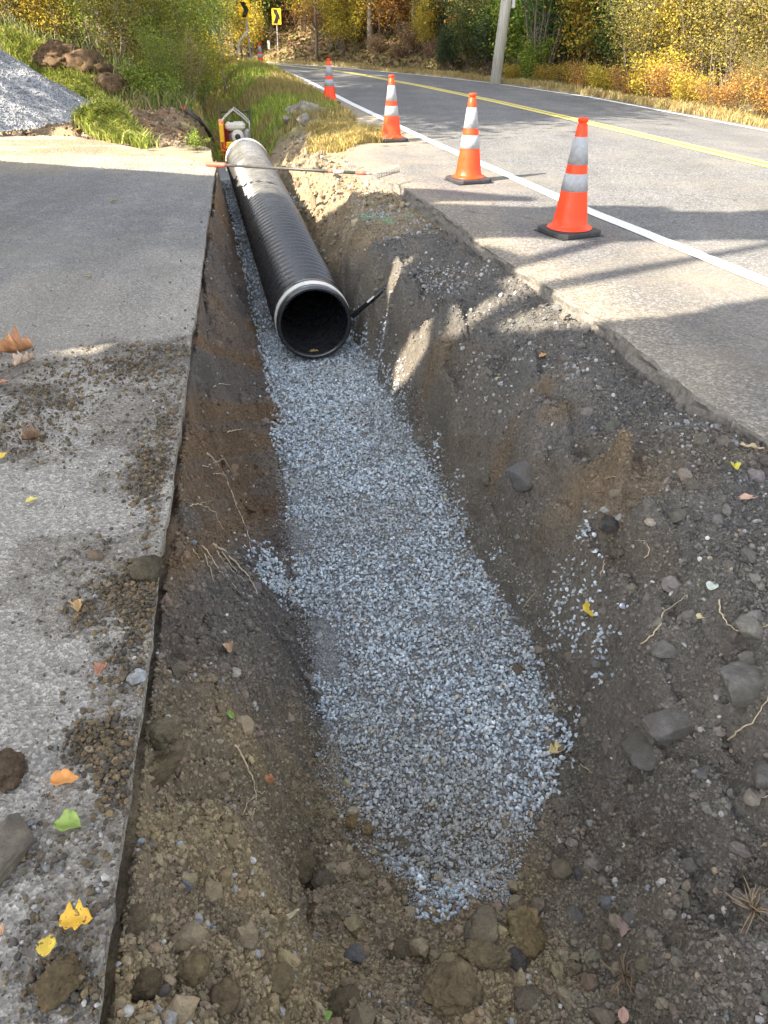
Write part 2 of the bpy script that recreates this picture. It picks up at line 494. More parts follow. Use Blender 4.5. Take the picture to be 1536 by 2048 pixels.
OCHRE = [P(1060, 870, -.4), P(1000, 1010, -.7), P(870, 800, -.6), P(1180, 1040, -.35), P(1250, 1060, -.3), P(1090, 930, -.4), P(1120, 1130, -.6)]
GREEN = [(P(752, 452, -.22), .16), (P(775, 470, -.25), .1), (P(740, 480, -.35), .1), (P(820, 440, -.14), .09), (P(860, 432, -.1), .1)]
def L3(a, b, t): return a + (b - a) * t[..., None]
def soilcol(x, y, z):
    sh = x.shape + (3,)
    c = np.broadcast_to(np.array([.15, .134, .114]), sh).copy()
    def mixin(mask, col): 
        nonlocal c
        c = c + (np.array(col) - c) * np.clip(mask, 0, 1)[..., None]
    n1 = fbm(x, y, 1.4, 4, 101); n2 = fbm(x, y, 5, 3, 102); n3 = fbm(x, y + z * 2, 2.5, 3, 103)
    left = sst(.15, -.1, x - XLb(y))
    mixin(left * (.6 + .4 * n1), (.165, .118, .085))
    mixin(left * sst(.15, .5, n3) * .8, (.17, .11, .06))
    mixin(left * sst(-.1, -.5, n3) * .5, (.1, .095, .09))
    bench = sst(-.25, -.15, z) * (1 - left) * (x > XRg(y))
    mixin(bench * (.6 + .5 * n2), (.125, .118, .108))
    bed = sst(-.02, .03, x - XLg(y)) * sst(.02, -.03, x - XRb(y)) * sst(1.2, 1.4, y) * (z < ZB(y) + .12)
    mixin(bed * .9, (.27, .275, .27))
    near = sst(1.75, 1.1, y + .25 * n1) * sst(.8, .2, x)
    mixin(near * .9, (.235, .185, .118))
    mixin(near * sst(.1, .6, n2) * .7, (.29, .225, .125))
    edge = sst(.22, .0, np.abs(x - XRg(y))) * sst(.4, .8, y) * (y < 6.5)
    mixin(edge * (.55 + .5 * n1), (.19, .165, .13))
    for p in OCHRE:
        d = np.hypot(x - p[0], y - p[1]) + .05 * n2
        mixin(sst(.13, .02, d + .06 * n1) * .5, (.2, .135, .07))
    mixin((1 - left) * sst(.5, .9, n3) * .35, (.15, .115, .08))
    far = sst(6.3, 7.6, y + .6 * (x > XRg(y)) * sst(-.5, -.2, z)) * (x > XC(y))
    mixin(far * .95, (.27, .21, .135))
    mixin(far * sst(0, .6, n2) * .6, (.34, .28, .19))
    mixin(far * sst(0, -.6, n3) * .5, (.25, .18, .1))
    for p, r in GREEN:
        d = np.hypot(x - p[0], (y - p[1]) * .8) + .03 * n2
        mixin(sst(r, r * .4, d) * .8, (.23, .33, .2))
    bank = sst(11.2, 11.9, y) * (x < XE(y) + .1)
    mixin(bank, (.2, .125, .07)); mixin(bank * sst(0, .5, n1) * .7, (.27, .2, .12))
    up = bank * sst(1.2, 2.6, XE(y) - x - (y - 12) * .12) 
    mixin(up, (.15, .14, .05))
    bk = (x < XE(y)) * sst(8.7, 9.2, y) * (1 - sst(11.2, 11.9, y))
    mixin(bk, (.34, .27, .18))
    gr = sst(12.0, 13.5, y) * (x > XE(y) - .2) * (x < XP(y) + .1)
    mixin(gr, (.15, .15, .05)); mixin(gr * sst(-.1, .5, n1) * .7, (.22, .17, .08))
    dr = x - XR(y)
    mixin(sst(.1, .3, dr), (.34, .27, .15))
    mixin(sst(.9, 1.6, dr + .4 * n1), (.15, .12, .06))
    hl = sst(2, 5, dr) * sst(20, 28, y)
    mixin(hl, (.2, .13, .07)); mixin(hl * sst(0, .5, n2), (.28, .19, .09)); mixin(hl * sst(.1, .6, n1) * .6, (.12, .12, .04))
    return c
idx = np.arange(ny * nx).reshape(ny, nx)
quads = np.stack([idx[:-1, :-1], idx[:-1, 1:], idx[1:, 1:], idx[1:, :-1]], -1)
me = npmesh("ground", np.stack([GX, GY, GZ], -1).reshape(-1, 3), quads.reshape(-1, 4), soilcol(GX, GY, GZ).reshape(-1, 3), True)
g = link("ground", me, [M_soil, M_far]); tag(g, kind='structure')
mi = (ys[:-1, None] > 13.5) & np.ones((1, nx - 1), bool)
me.polygons.foreach_set("material_index", mi.astype(np.int32).ravel())

# ------------------------------------------------------------------ road
def strip(name, fa, fb, y0, y1, ncol, zoff, mat, dy0=.05, dy1=.6, col=None, zf=road_z, kind='structure', jit=0):
    yy = axis_steps([(y0, min(y1, 14), dy0, dy0 * 2.5)] + ([(14, y1, dy0 * 3, dy1)] if y1 > 14 else []))
    t = np.linspace(0, 1, ncol)
    a = fa(yy)[:, None]; b = fb(yy)[:, None]
    X = a + (b - a) * t[None]; Y = np.repeat(yy[:, None], ncol, 1)
    if jit: X = X + jit * vn(Y * 9, X * 0 + t[None] * 40, 77)
    Z = zf(X, Y) + zoff
    i = np.arange(X.size).reshape(X.shape)
    q = np.stack([i[:-1, :-1], i[:-1, 1:], i[1:, 1:], i[1:, :-1]], -1).reshape(-1, 4)
    m_ = npmesh(name, np.stack([X, Y, Z], -1).reshape(-1, 3), q, None if col is None else col(X, Y).reshape(-1, 3), True)
    o = link(name, m_, mat); tag(o, kind=kind); return o, X, Y, Z
def shcol(x, y):
    c = np.zeros(x.shape + (3,)) + np.array([.135, .13, .127])
    n = fbm(x, y, 2.2, 4, 201)
    d = x - XP(y)
    k = sst(.55, .0, d + .15 * n) * .75
    c = c + (np.array([.25, .215, .165]) - c) * k[..., None]
    k = sst(9.5, 11, y) * sst(1.2, .3, d) * .7
    c = c + (np.array([.32, .27, .19]) - c) * k[..., None]
    return c
# shoulder: the strip between cut edge and edge line; carriageway: line to far edge
strip("road_shoulder", XP, lambda y: XW(y) - .05, -8, 42, 40, 0.0, M_shoulder, .03, .5, shcol)
strip("road", lambda y: XW(y) - .05, lambda y: XR(y) + .28, -8, 58, 26, 0.0, M_road, .15, .6)
strip("edge_line_marking", lambda y: XW(y) - .06, lambda y: XW(y) + .07, -8, 42, 3, .005, M_white, .04, .3, jit=.004)
strip("centre_line_marking", lambda y: XY(y) - .15, lambda y: XY(y) - .022, -8, 48, 3, .005, M_yellow, .06, .3, jit=.004)
strip("centre_line_marking", lambda y: XY(y) + .022, lambda y: XY(y) + .15, -8, 48, 3, .005, M_yellow, .06, .3, jit=.004)
strip("far_edge_line_marking", lambda y: XR(y) - .07, lambda y: XR(y) + .06, -8, 54, 3, .005, M_white, .06, .3)
# cut face of the asphalt layer
yy = axis_steps([(-1, 11, .012, .03)])
xx = XP(yy); rows = []
for k, (dx, dz) in enumerate([(.0, 0), (-.006, -.012), (-.004, -.04), (-.012, -.07), (-.02, -.105), (-.06, -.15)]):
    rows.append(np.stack([xx + dx + .012 * fbm(yy, yy * 0 + k, 14, 3, 301) * min(1, k), yy, np.zeros_like(yy) + dz], -1))
V = np.stack(rows, 1); i = np.arange(V.shape[0] * 6).reshape(-1, 6)
q = np.stack([i[:-1, :-1], i[:-1, 1:], i[1:, 1:], i[1:, :-1]], -1).reshape(-1, 4)
tag(link("road_cut_edge", npmesh("road_cut_edge", V.reshape(-1, 3), q), M_edge), kind='structure')

# ------------------------------------------------------------------ driveway
def DE(y): return -.33 - .163 * y
def drcol(x, y):
    c = np.zeros(x.shape + (3,)) + np.array([.285, .263, .232])
    n = fbm(x, y, 3, 5, 211); n2 = fbm(x, y, 11, 4, 212)
    d = DE(y) - x
    def mi_(k, col):
        nonlocal c
        c = c + (np.array(col) - c) * np.clip(k, 0, 1)[..., None]
    mi_(sst(3.8, 6.0, y + .8 * n) * .8, (.17, .168, .17))  # far stretch painted darker to deepen the shade lying there
    k = sst(.34, .12, d + .28 * n + .12 * n2) * sst(3.9, 2.6, y) * sst(.25, .6, y)
    mi_(k * .55, (.12, .1, .075))
    p = P(150, 790, 0); q_ = P(330, 735, 0)
    for (cx, cy, rx, ry) in ((-1.62, 2.95, .42, .28), (-1.2, 3.3, .5, .16), (-2.1, 2.6, .3, .4), (-1.9, 3.4, .4, .1)):
        r = np.hypot((x - cx) / rx, (y - cy) / ry) + .7 * n + .25 * n2
        mi_(sst(1.0, .35, r) * .7, (.1, .09, .078))
    mi_(sst(8.0, 9.2, y + .25 * n) * .8, (.34, .29, .21))
    mi_(sst(8.4, 9.4, y) * sst(.1, .5, fbm(x * .5, y * 3, 1, 4, 214)) * .7, (.26, .16, .08))
    mi_(sst(.35, .6, n2) * .35, (.3, .28, .24))
    return c
yy = axis_steps([(-9, .3, .4, .02), (.3, 4, .008, .014), (4, 11.6, .014, .04)])
dd = axis_steps([(0, 1.4, .009, .012), (1.4, 4, .014, .04), (4, 11, .05, .8)])
X = DE(yy)[:, None] - dd[None]; Y = np.repeat(yy[:, None], len(dd), 1)
X = X - 0.006 * np.abs(vn(Y * 9, Y * 0, 220)) * np.exp(-dd[None] * 30) - .006 * sst(.35, .6, vn(Y * 2.3, Y * 0, 221)) * np.exp(-dd[None] * 25)
far = drive_far(X)
Y2 = np.where(Y > far, far, Y)
Z = .004 * fbm(X, Y2, 9, 2, 222) + .0028 * fbm(X, Y2, 55, 2, 223) + .0018 * fbm(X, Y2, 110, 1, 224)
Z = Z * np.where(dd[None] < .01, .3, 1)
i = np.arange(X.size).reshape(X.shape)
q = np.stack([i[:-1, :-1], i[1:, :-1], i[1:, 1:], i[:-1, 1:]], -1).reshape(-1, 4)
Vt = np.stack([X, Y2, Z], -1)
keep = ~((Y.ravel()[q] > far.ravel()[q] + .0).all(1))
q = q[keep]
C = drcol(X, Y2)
# side face
side = Vt[:, 0].copy(); n0 = X.size
s1 = side.copy(); s1[:, 2] -= .018; s1[:, 0] += .002
s2 = side.copy(); s2[:, 2] -= .055; s2[:, 0] -= .012 + .01 * vn(yy * 20, yy * 0, 225)
Vall = np.concatenate([Vt.reshape(-1, 3), s1, s2]); m_ = len(yy)
top = i[:, 0]; a1 = n0 + np.arange(m_); a2 = a1 + m_
qs = np.concatenate([np.stack([top[:-1], a1[:-1], a1[1:], top[1:]], -1), np.stack([a1[:-1], a2[:-1], a2[1:], a1[1:]], -1)])
ok = np.repeat(yy[:-1] < 8.8, 1); qs = qs[np.concatenate([ok, ok])]
Call = np.concatenate([C.reshape(-1, 3), np.tile([.23, .21, .18], (m_, 1)), np.tile([.12, .11, .1], (m_, 1))])
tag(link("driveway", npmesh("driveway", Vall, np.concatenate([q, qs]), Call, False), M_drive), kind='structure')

# ------------------------------------------------------------------ stones
def ico(sub):
    t = (1 + 5 ** .5) / 2
    v = [(-1, t, 0), (1, t, 0), (-1, -t, 0), (1, -t, 0), (0, -1, t), (0, 1, t), (0, -1, -t), (0, 1, -t), (t, 0, -1), (t, 0, 1), (-t, 0, -1), (-t, 0, 1)]
    f = [(0, 11, 5), (0, 5, 1), (0, 1, 7), (0, 7, 10), (0, 10, 11), (1, 5, 9), (5, 11, 4), (11, 10, 2), (10, 7, 6), (7, 1, 8), (3, 9, 4), (3, 4, 2), (3, 2, 6), (3, 6, 8), (3, 8, 9), (4, 9, 5), (2, 4, 11), (6, 2, 10), (8, 6, 7), (9, 8, 1)]
    v = [Vector(a).normalized() for a in v]
    for _ in range(sub):
        mid = {}; nf = []
        def md(a, b):
            k = (min(a, b), max(a, b))
            if k not in mid: mid[k] = len(v); v.append((v[a] + v[b]).normalized())
            return mid[k]
        for a, b, c in f:
            x, y, z = md(a, b), md(b, c), md(c, a)
            nf += [(a, x, z), (b, y, x), (c, z, y), (x, y, z)]
        f = nf
    return np.array([tuple(a) for a in v]), np.array(f)
def rotmats(n):
    q = rng.normal(size=(n, 4)); q /= np.linalg.norm(q, axis=1)[:, None]
    w, x, y, z = q.T
    return np.stack([1 - 2 * (y * y + z * z), 2 * (x * y - z * w), 2 * (x * z + y * w), 2 * (x * y + z * w), 1 - 2 * (x * x + z * z), 2 * (y * z - x * w), 2 * (x * z - y * w), 2 * (y * z + x * w), 1 - 2 * (x * x + y * y)], -1).reshape(n, 3, 3)
I0, I0f = ico(0); I1, I1f = ico(1)
def stones(name, cen, size, col, mat, sub=0, flat=(.55, 1.0), jag=.22, smooth=False, sink=0.0):
    n = len(cen); B, Bf = (I0, I0f) if sub == 0 else (I1, I1f)
    sc = np.stack([np.ones(n), rng.uniform(.6, .95, n), rng.uniform(*flat, n) * .75], -1)
    V = B[None] * (1 + rng.uniform(-jag, jag, (n, len(B), 1))) * sc[:, None]
    V = np.einsum('nij,nkj->nki', rotmats(n), V) * size[:, None, None]
    V = V + cen[:, None] + np.array([0, 0, 1.0]) * (size * (.35 - sink))[:, None, None]
    Fq = (Bf[None] + (np.arange(n) * len(B))[:, None, None]).reshape(-1, 3)
    C = np.repeat(col[:, None], len(B), 1)
    return link(name, npmesh(name, V.reshape(-1, 3), Fq, C.reshape(-1, 3), smooth), mat)
def pal(n, cols, wts, jit=.15):
    cols = np.array(cols); k = rng.choice(len(cols), n, p=np.array(wts) / sum(wts))
    return np.clip(cols[k] * rng.uniform(1 - jit, 1 + jit, (n, 1)), 0, 1)

# crushed stone bed
GREY = [(.41, .47, .51), (.53, .59, .63), (.27, .31, .345), (.66, .72, .76), (.46, .45, .42), (.5, .42, .29)]
n = 78000
y = 1.15 + (5.9 - 1.15) * rng.random(n) ** 1.15
x = rng.uniform(-1.3, .9, n)
xl = XLg(y); xr = XRg(y)
tongue = np.where(y < 1.75, xl, xl)
e = .05 * fbm(x, y, 4, 3, 401) + rng.normal(0, .012, n) + .0
okm = (x > tongue - .02 + e) & (x < xr + .01 + e) & ~((y < 1.9) & (x > .62 - (1.9 - y) * .48 + 1.6 * e)) & ~((y < 1.9) & (x < xl + e)) & (y > 1.22 + 2.6 * e)
for cx, cy, r in ((P(630, 1290, -.85)[0], P(630, 1290, -.85)[1], .11), (P(600, 1080, -.85)[0] - .02, P(600, 1080, -.85)[1], .07), (P(660, 1330, -.85)[0], P(660, 1330, -.85)[1], .07)):
    okm &= (np.hypot(x - cx, (y - cy) * .6) + .6 * e > r)
x, y = x[okm], y[okm]; n = len(x)
x2 = []; 
yy = 5.4 + 6.0 * rng.random(6500); xx = XC(yy) + rng.uniform(-.4, .4, 6500)
x = np.concatenate([x, xx]); y = np.concatenate([y, yy]); 
# spill on the left and small patches on the right bank
for (px, py, sx, sy, k) in ((548, 1155, .05, .1, 300), (1130, 1205, .03, .04, 55), (1160, 1250, .03, .04, 50), (1200, 1320, .012, .05, 26), (1240, 1235, .03, .02, 8), (1120, 1180, .05, .06, 40)):
    c = ground(px, py); k = int(k * 1.7); a = c[0] + rng.normal(0, sx, k); b = c[1] + rng.normal(0, sy, k)
    x = np.concatenate([x, a]); y = np.concatenate([y, b])
n = len(x); sz = rng.uniform(.005, .0105, n) * (1 + .12 * np.clip(y - 3, 0, 5))
c = pal(n, GREY, [5, 5, 4, 2.2, 1.3, .35], .2)
dirt = sst(.0, .6, fbm(x, y, 2.5, 3, 411)) * (.4 + .6 * sst(2.2, 1.2, y))
c = c * (1 - dirt[:, None] * .55) + np.array([.2, .16, .1]) * dirt[:, None] * .55
z = surf(x, y) + rng.uniform(0, .014, n)
tag(stones("gravel_bed", np.stack([x, y, z], -1), sz, c, M_stone, 0, (.5, .9), .28), 'blue grey crushed stone spread along the trench floor', 'gravel', kind='stuff')

# dusty fines and chips between the stones
n = 42000
y = 1.2 + 4.8 * rng.random(n) ** 1.1; x = XLg(y) - .05 + rng.random(n) * (XRb(y) - XLg(y) + .1)
tag(stones("gravel_fines", np.stack([x, y, surf(x, y) + rng.uniform(0, .012, n)], -1), rng.uniform(.0022, .005, n), pal(n, [(.4, .41, .41), (.3, .31, .32), (.42, .38, .3), (.2, .2, .2)], [4, 4, 2, 2]), M_stone, 0, (.5, .9), .28), 'grey stone dust and small chips between the crushed stone', 'gravel', kind='stuff')

# crumbs, clods and pebbles in the dug soil
def soil_scatter(n, ymin, ymax, smin, smax, pw, name, label, sel, cols=None, sub=0, jag=.25, colk=1.0, smooth=False, sink=.15):
    t = rng.random(n); y = ymin * (ymax / ymin) ** t
    xp_ = rng.uniform(-.5, 1, n)
    x = XE(y) + rng.random(n) * (XP(y) - XE(y))
    m = sel(x, y); x, y = x[m], y[m]; n = len(x)
    z = terrain(x, y)
    sz = smin * (smax / smin) ** (rng.random(n) ** pw)
    sc = soilcol(x, y, z) * rng.uniform(.72, 1.4, (n, 1)) * (1 - .1 * rng.random((n, 3)))
    if cols is not None:
        pc = pal(n, *cols); k = rng.random(n) < colk
        sc = np.where(k[:, None], pc, sc)
    return tag(stones(name, np.stack([x, y, z], -1), sz, sc, M_clod, sub, (.7, 1.1), jag, smooth, sink), label, 'soil', kind='stuff')
free = lambda x, y: ~((x > XLg(y) + .05) & (x < XRb(y) - .03) & (y > 1.35))
soil_scatter(230000, .42, 8, .0022, .0092, 1.7, "soil_crumbs", 'fine dark soil crumbs over the trench banks', free)
soil_scatter(3400, .45, 2.6, .005, .019, 2.2, "soil_clods", 'loose brown soil clods at the near end of the trench', lambda x, y: free(x, y) & ((x < XLb(y) + .1) | (y < 1.5)), None, 1, .27)
soil_scatter(2300, .5, 8.5, .007, .034, 2.6, "bank_lumps", 'crumbly lumps of dug soil on the trench walls', free, None, 1, .26)
soil_scatter(3000, .5, 9, .0035, .012, 1.6, "pebbles", 'small pale pebbles scattered through the dug soil', free, ([(.36, .34, .31), (.3, .29, .28), (.5, .48, .44), (.33, .26, .18), (.22, .24, .26)], [3, 4, 1.6, 2, 2]), 1, .18, .95)
n = 3200
y = 7.0 + 5.6 * rng.random(n); x = XRg(y) + .05 + (XP(y) - XRg(y)) * rng.random(n)
m = rng.random(n) < .25 + .75 * sst(-.2, .5, fbm(x, y, 2.2, 3, 431)); x, y = x[m], y[m]; n = len(x)
tag(stones("sandy_rubble", np.stack([x, y, terrain(x, y)], -1), .005 * (7 ** (rng.random(n) ** 2.2)), pal(n, [(.26, .21, .14), (.31, .26, .18), (.2, .15, .1), (.36, .33, .28)], [4, 3, 3, 1]), M_clod, 1, (.6, 1), .27), 'sandy rubble on the sunlit slope beside the far half of the pipe', 'soil', kind='stuff')
# crushed grey aggregate on the bench between the trench and the asphalt
n = 5200
y = 2.0 + 6 * rng.random(n); u = rng.beta(1.6, 2.2, n)
x = XRg(y) + .15 + (XP(y) - XRg(y) - .15) * u
m = fbm(x, y, 2.4, 3, 421) + .25 * rng.normal(size=n) > .12
x, y = x[m], y[m]; n = len(x)
tag(stones("bench_stone", np.stack([x, y, terrain(x, y)], -1), .005 * (3.2 ** (rng.random(n) ** 1.5)), pal(n, [(.24, .24, .24), (.34, .34, .34), (.17, .165, .16), (.45, .45, .44)], [4, 3, 3, 1]), M_clod, 0, (.6, 1), .25), 'crushed grey road stone on the dirt bench beside the asphalt', 'gravel', kind='stuff')
# dirt and grit on the driveway
n = 15000
y = .4 * (9.5 / .4) ** rng.random(n); d = rng.exponential(.5, n)
x = DE(y) - d - .004
nn = fbm(x, y, 3, 5, 211) + .5 * fbm(x, y, 11, 4, 212)
m = (rng.random(n) < (.07 + .8 * sst(.42, .12, d + .3 * nn) * sst(4.2, 2.6, y) + .6 * sst(1.1, .3, np.hypot((x + 1.5) / .7, (y - 3.05) / .4) + .4 * nn) + .25 * sst(8, 9, y))) & (y < drive_far(x) + .1) & (x > -4.5)
x, y = x[m], y[m]; n = len(x)
sz = .0013 * (4.6 ** (rng.random(n) ** 2.4)) * np.where(DE(y) - x < .28, 1.35, 1) 
cc = pal(n, [(.11, .085, .055), (.16, .125, .075), (.085, .075, .062), (.36, .34, .31), (.2, .2, .2)], [5, 3, 4, 1.2, 2])
tag(stones("driveway_dirt", np.stack([x, y, np.zeros(n) + .001], -1), sz, cc, M_clod, 1, (.7, 1), .2, False, .05), 'brown dirt crumbs and grit scattered on the driveway', 'dirt', kind='stuff')

xs_, ys_, zs_ = [], [], []
for px, py, sx, sy, k in ((300, 960, 26, 42, 650), (262, 1175, 40, 26, 650), (275, 1225, 30, 40, 500), (200, 1490, 40, 26, 620), (225, 1560, 26, 50, 420), (330, 850, 18, 40, 260), (230, 740, 80, 16, 800), (90, 800, 70, 30, 900), (60, 880, 60, 24, 400), (175, 1230, 30, 20, 200), (130, 1960, 36, 22, 260), (310, 700, 60, 10, 300), (235, 1330, 30, 40, 160)):
    qx = px + rng.normal(0, sx, k); qy = py + rng.normal(0, sy, k)
    u = (qx - 768) / F; v = (qy - 1024) / F; zc = H / (ST + v * CT)
    hx_ = u * zc; hy_ = zc * (CT - v * ST); m = hx_ < DE(hy_) - .004
    r_ = np.hypot((qx - px) / sx, (qy - py) / sy)
    xs_.append(hx_[m]); ys_.append(hy_[m]); zs_.append((rng.random(k) * .012 * np.exp(-r_ * r_ * .5))[m])
x = np.concatenate(xs_); y = np.concatenate(ys_); z = np.concatenate(zs_); n = len(x)
tag(stones("soil_spill", np.stack([x, y, z], -1), .0022 * (4.5 ** (rng.random(n) ** 1.8)), pal(n, [(.12, .09, .055), (.17, .125, .07), (.085, .072, .055), (.22, .17, .11)], [4, 3, 4, 1]), M_clod, 1, (.7, 1), .27, False, .05), 'dark soil crumbs heaped along the driveway edge', 'dirt', kind='stuff')

# ------------------------------------------------------------------ individual rocks and clods
M_rock = {}
def rockmat(col, crumbly):
    k = (tuple(col), crumbly)
    if k in M_rock: return M_rock[k]
    m, nt, b = newmat("clod_surface" if crumbly else "rock_surface"); v = coord(nt, False)
    f = ramp(nt, noise(nt, v, 38, 7, .7), [(.28, .6), (.72, 1.4)])
    c = mixc(nt, 1.0, tuple(col), f, 'MULTIPLY')
    dk = ramp(nt, noise(nt, v, 12, 7, .75), [(.38, 0), (.56, .75)])
    c = mixc(nt, dk, c, tuple(x * .55 for x in col) if crumbly else (.125, .108, .088))
    nt.links.new(c, b.inputs["Base Color"]); b.inputs["Roughness"].default_value = .93; b.inputs["Specular IOR Level"].default_value = .3
    p = bump(nt, b, noise(nt, v, 60, 8, .75), 1.0, .012)
    bump(nt, b, voro(nt, v, 110), .7 if crumbly else .25, .004, p)
    M_rock[k] = m; return m
IV, IF = ico(3); IV4, IF4 = ico(4)
TAN = (.27, .2, .11); GR = (.19, .18, .165); DK = (.1, .095, .09); BR = (.13, .088, .055); PL = (.42, .41, .38); OL = (.19, .155, .095); BL = (.26, .29, .32)
def rock(px, py, wpx, col, label, crumbly=False, flat=.62, asp=1.0, rz=None, name=None, ang=.0, sunk=.37):
    p = ground(px, py + wpx * .12)
    zc = p[1] * CT + (H - p[2]) * ST
    r = wpx / F * zc / 2
    big = wpx > 70
    V, Fc = (IV4, IF4) if big else (IV, IF)
    sd = px * .37 + py * .11
    out = np.zeros_like(V)
    pl = [Vector(rng.normal(size=3)).normalized() for _ in range(9)]
    for i, v in enumerate(V):
        v = Vector(v)
        s = 1 + .28 * mnoise.noise(v * 1.3 + Vector((sd, 0, 0))) + (.2 if crumbly else .07) * mnoise.noise(v * 3.2 + Vector((0, sd, 0))) + (.13 if crumbly else .07) * mnoise.noise(v * 8 + Vector((0, 0, sd)))
        if crumbly: s += .05 * mnoise.noise(v * 17 + Vector((sd, 0, 0)))
        w_ = v * s
        if not crumbly:
            for nn in pl:
                k = w_.dot(nn)
                if k > .7: w_ = w_ - nn * (k - .7) * .92
        out[i] = w_
    out = out * np.array([1.0, asp, flat]) * r * 1.08
    a = rz if rz is not None else random.uniform(0, 6.28)
    ca, sa = math.cos(a), math.sin(a)
    out = out @ np.array([[ca, sa, 0], [-sa, ca, 0], [0, 0, 1]])
    nm = name or ("soil_clod" if crumbly else "rock")
    o = link(nm, npmesh(nm, out, Fc, None, crumbly or True), rockmat(col, crumbly))
    o.location = (p[0], p[1], p[2] + r * flat * (1 - 2 * sunk) * .8)
    tag(o, label, 'clod' if crumbly else 'rock', 'clods of dug soil' if crumbly else 'stones in the dug soil')
    return o
rock(1343, 1440, 112, GR, 'large flat-topped grey stone, upper one of the pair in the right bank', flat=.5, asp=.8, rz=.2)
rock(1285, 1502, 96, (.15, .14, .125), 'squarish dark stone just below the large flat-topped stone', flat=.6, asp=.85, rz=.4)
rock(1495, 1362, 120, (.21, .2, .18), 'biggest grey boulder at the right frame edge of the bank', flat=.6, asp=.75, rz=.1)
rock(1332, 1296, 52, GR, 'rounded half-buried grey stone between two roots on the right bank')
rock(1490, 1284, 66, (.24, .225, .19), 'lumpy pale brown stone above the biggest boulder', flat=.6)
rock(1528, 1550, 60, (.16, .15, .135), 'tall dark stone cut by the right edge of the picture', flat=.9)
rock(1190, 1325, 26, GR, 'small grey stone beside the thin line of spilled gravel')
rock(1034, 1338, 36, (.15, .11, .07), 'brown stone on the right rim of the gravel')
rock(1048, 955, 62, (.13, .13, .135), 'dark knob of rock sticking out of the right trench wall', flat=.9, sunk=.25)
rock(1218, 1045, 46, (.035, .034, .036), 'black chunk of old asphalt among pale pebbles')
rock(1212, 1020, 22, PL, 'pale pebble touching the black asphalt chunk, upper left')
rock(1240, 1032, 20, PL, 'white pebble right against the black asphalt chunk')
rock(1185, 1070, 17, (.55, .5, .42), 'cream pebble below and left of the black asphalt chunk')
rock(1035, 1075, 15, PL, 'oval white pebble low on the right trench wall')
rock(1300, 1045, 22, (.5, .42, .33), 'pinkish pebble to the right of the black asphalt chunk')
rock(1448, 1400, 20, DK, 'small dark slate piece left of the biggest boulder')
rock(1410, 1540, 50, (.15, .15, .145), 'thin flat slate lying right of the squarish dark stone', flat=.25, asp=.5, rz=.5)
rock(1181, 1645, 20, (.36, .37, .34), 'pale greenish pebble right of the gravel end')
rock(1125, 1737, 46, (.2, .16, .1), 'brown and grey split stone at the lower right of the gravel')
rock(1160, 1748, 26, (.08, .085, .1), 'dark speckled stone touching the brown split stone')
rock(1150, 1830, 40, (.15, .145, .13), 'square grey stone below the brown split stone')
rock(1266, 1838, 40, (.14, .135, .125), 'smooth dark stone beside the pinkish dry leaf')
rock(1212, 1800, 30, (.24, .26, .28), 'light speckled stone above the square grey stone')
rock(1290, 1925, 44, (.2, .165, .1), 'mottled tan stone right of the dry root tuft')
rock(1318, 1766, 16, PL, 'small white pebble on the dark soil at the lower right')
rock(1382, 1634, 13, PL, 'lone round white pebble on the smooth dark bank')
rock(372, 1762, 40, BL, 'blue grey stone on the left soil slope', flat=.8)
rock(320, 1988, 52, (.15, .135, .12), 'long smooth slate pebble by the driveway edge near the bottom', flat=.5, asp=.5, rz=.9)
rock(336, 2040, 40, PL, 'pale square stone cut by the bottom edge of the picture')
rock(468, 1345, 26, (.55, .5, .4), 'cream pebble high on the left soil slope')
rock(320, 1310, 18, PL, 'white pebble beside the driveway edge, above the cream pebble')
rock(277, 1350, 40, (.42, .44, .45), 'white angular stone lying on the driveway edge', flat=.45)
rock(300, 1690, 22, (.3, .25, .22), 'pinkish round pebble under the driveway edge')
rock(190, 1108, 34, (.2, .14, .09), 'reddish stone on the driveway dirt')
rock(12, 1700, 90, (.25, .215, .16), 'tan slab of stone cut by the left edge of the picture', flat=.6, asp=1.9, rz=.05, sunk=.1)
rock(215, 735, 18, PL, 'pale round pebble in the dark dirt on the driveway')
rock(307, 775, 13, PL, 'small cream pebble by the driveway edge in the dark dirt')
rock(292, 1052, 13, PL, 'white pebble on the driveway beside a tan one')
rock(306, 1056, 16, (.5, .44, .33), 'tan pebble on the driveway beside a white one')
rock(1200, 775, 14, PL, 'white pebble on the dirt bench near the asphalt corner')
rock(848, 578, 12, PL, 'small white stone on the shaded bank beside the pipe')
rock(10, 1545, 78, BR, 'dark brown clod at the left edge of the driveway', True, .8, sunk=.1)
rock(122, 1962, 88, (.2, .145, .075), 'ochre heap of clod on the driveway near the bottom', True, .55, .8, sunk=.15)
rock(312, 1535, 92, (.2, .15, .085), 'flat ochre clod against the driveway edge', True, .45, .55, .7)
rock(327, 1462, 60, OL, 'grey clod above the flat ochre clod', True, .8)
rock(296, 1143, 62, (.125, .1, .065), 'round brown clod on the corner of the driveway edge', True, .8, sunk=.15)
rock(1042, 1868, 92, (.29, .215, .105), 'large crumbly tan clod, right one of the pair below the gravel', True, .85, .9)
rock(968, 1852, 84, (.27, .215, .125), 'angular tan stone, left one of the pair below the gravel', False, .8, .8, 1.1)
rock(965, 1912, 92, (.25, .195, .11), 'wide tan clod under the angular tan stone', True, .6, .7, .1)
rock(1030, 1918, 44, (.12, .105, .09), 'dark round clod under the large crumbly tan clod', True)
rock(905, 1975, 96, (.24, .18, .1), 'broad pale brown clod at the bottom centre right', True, .65)
rock(705, 1640, 34, (.27, .19, .08), 'ochre clod at the left rim of the gravel end', True)
rock(735, 1655, 26, (.24, .17, .08), 'small ochre clod right of another at the gravel rim', True)
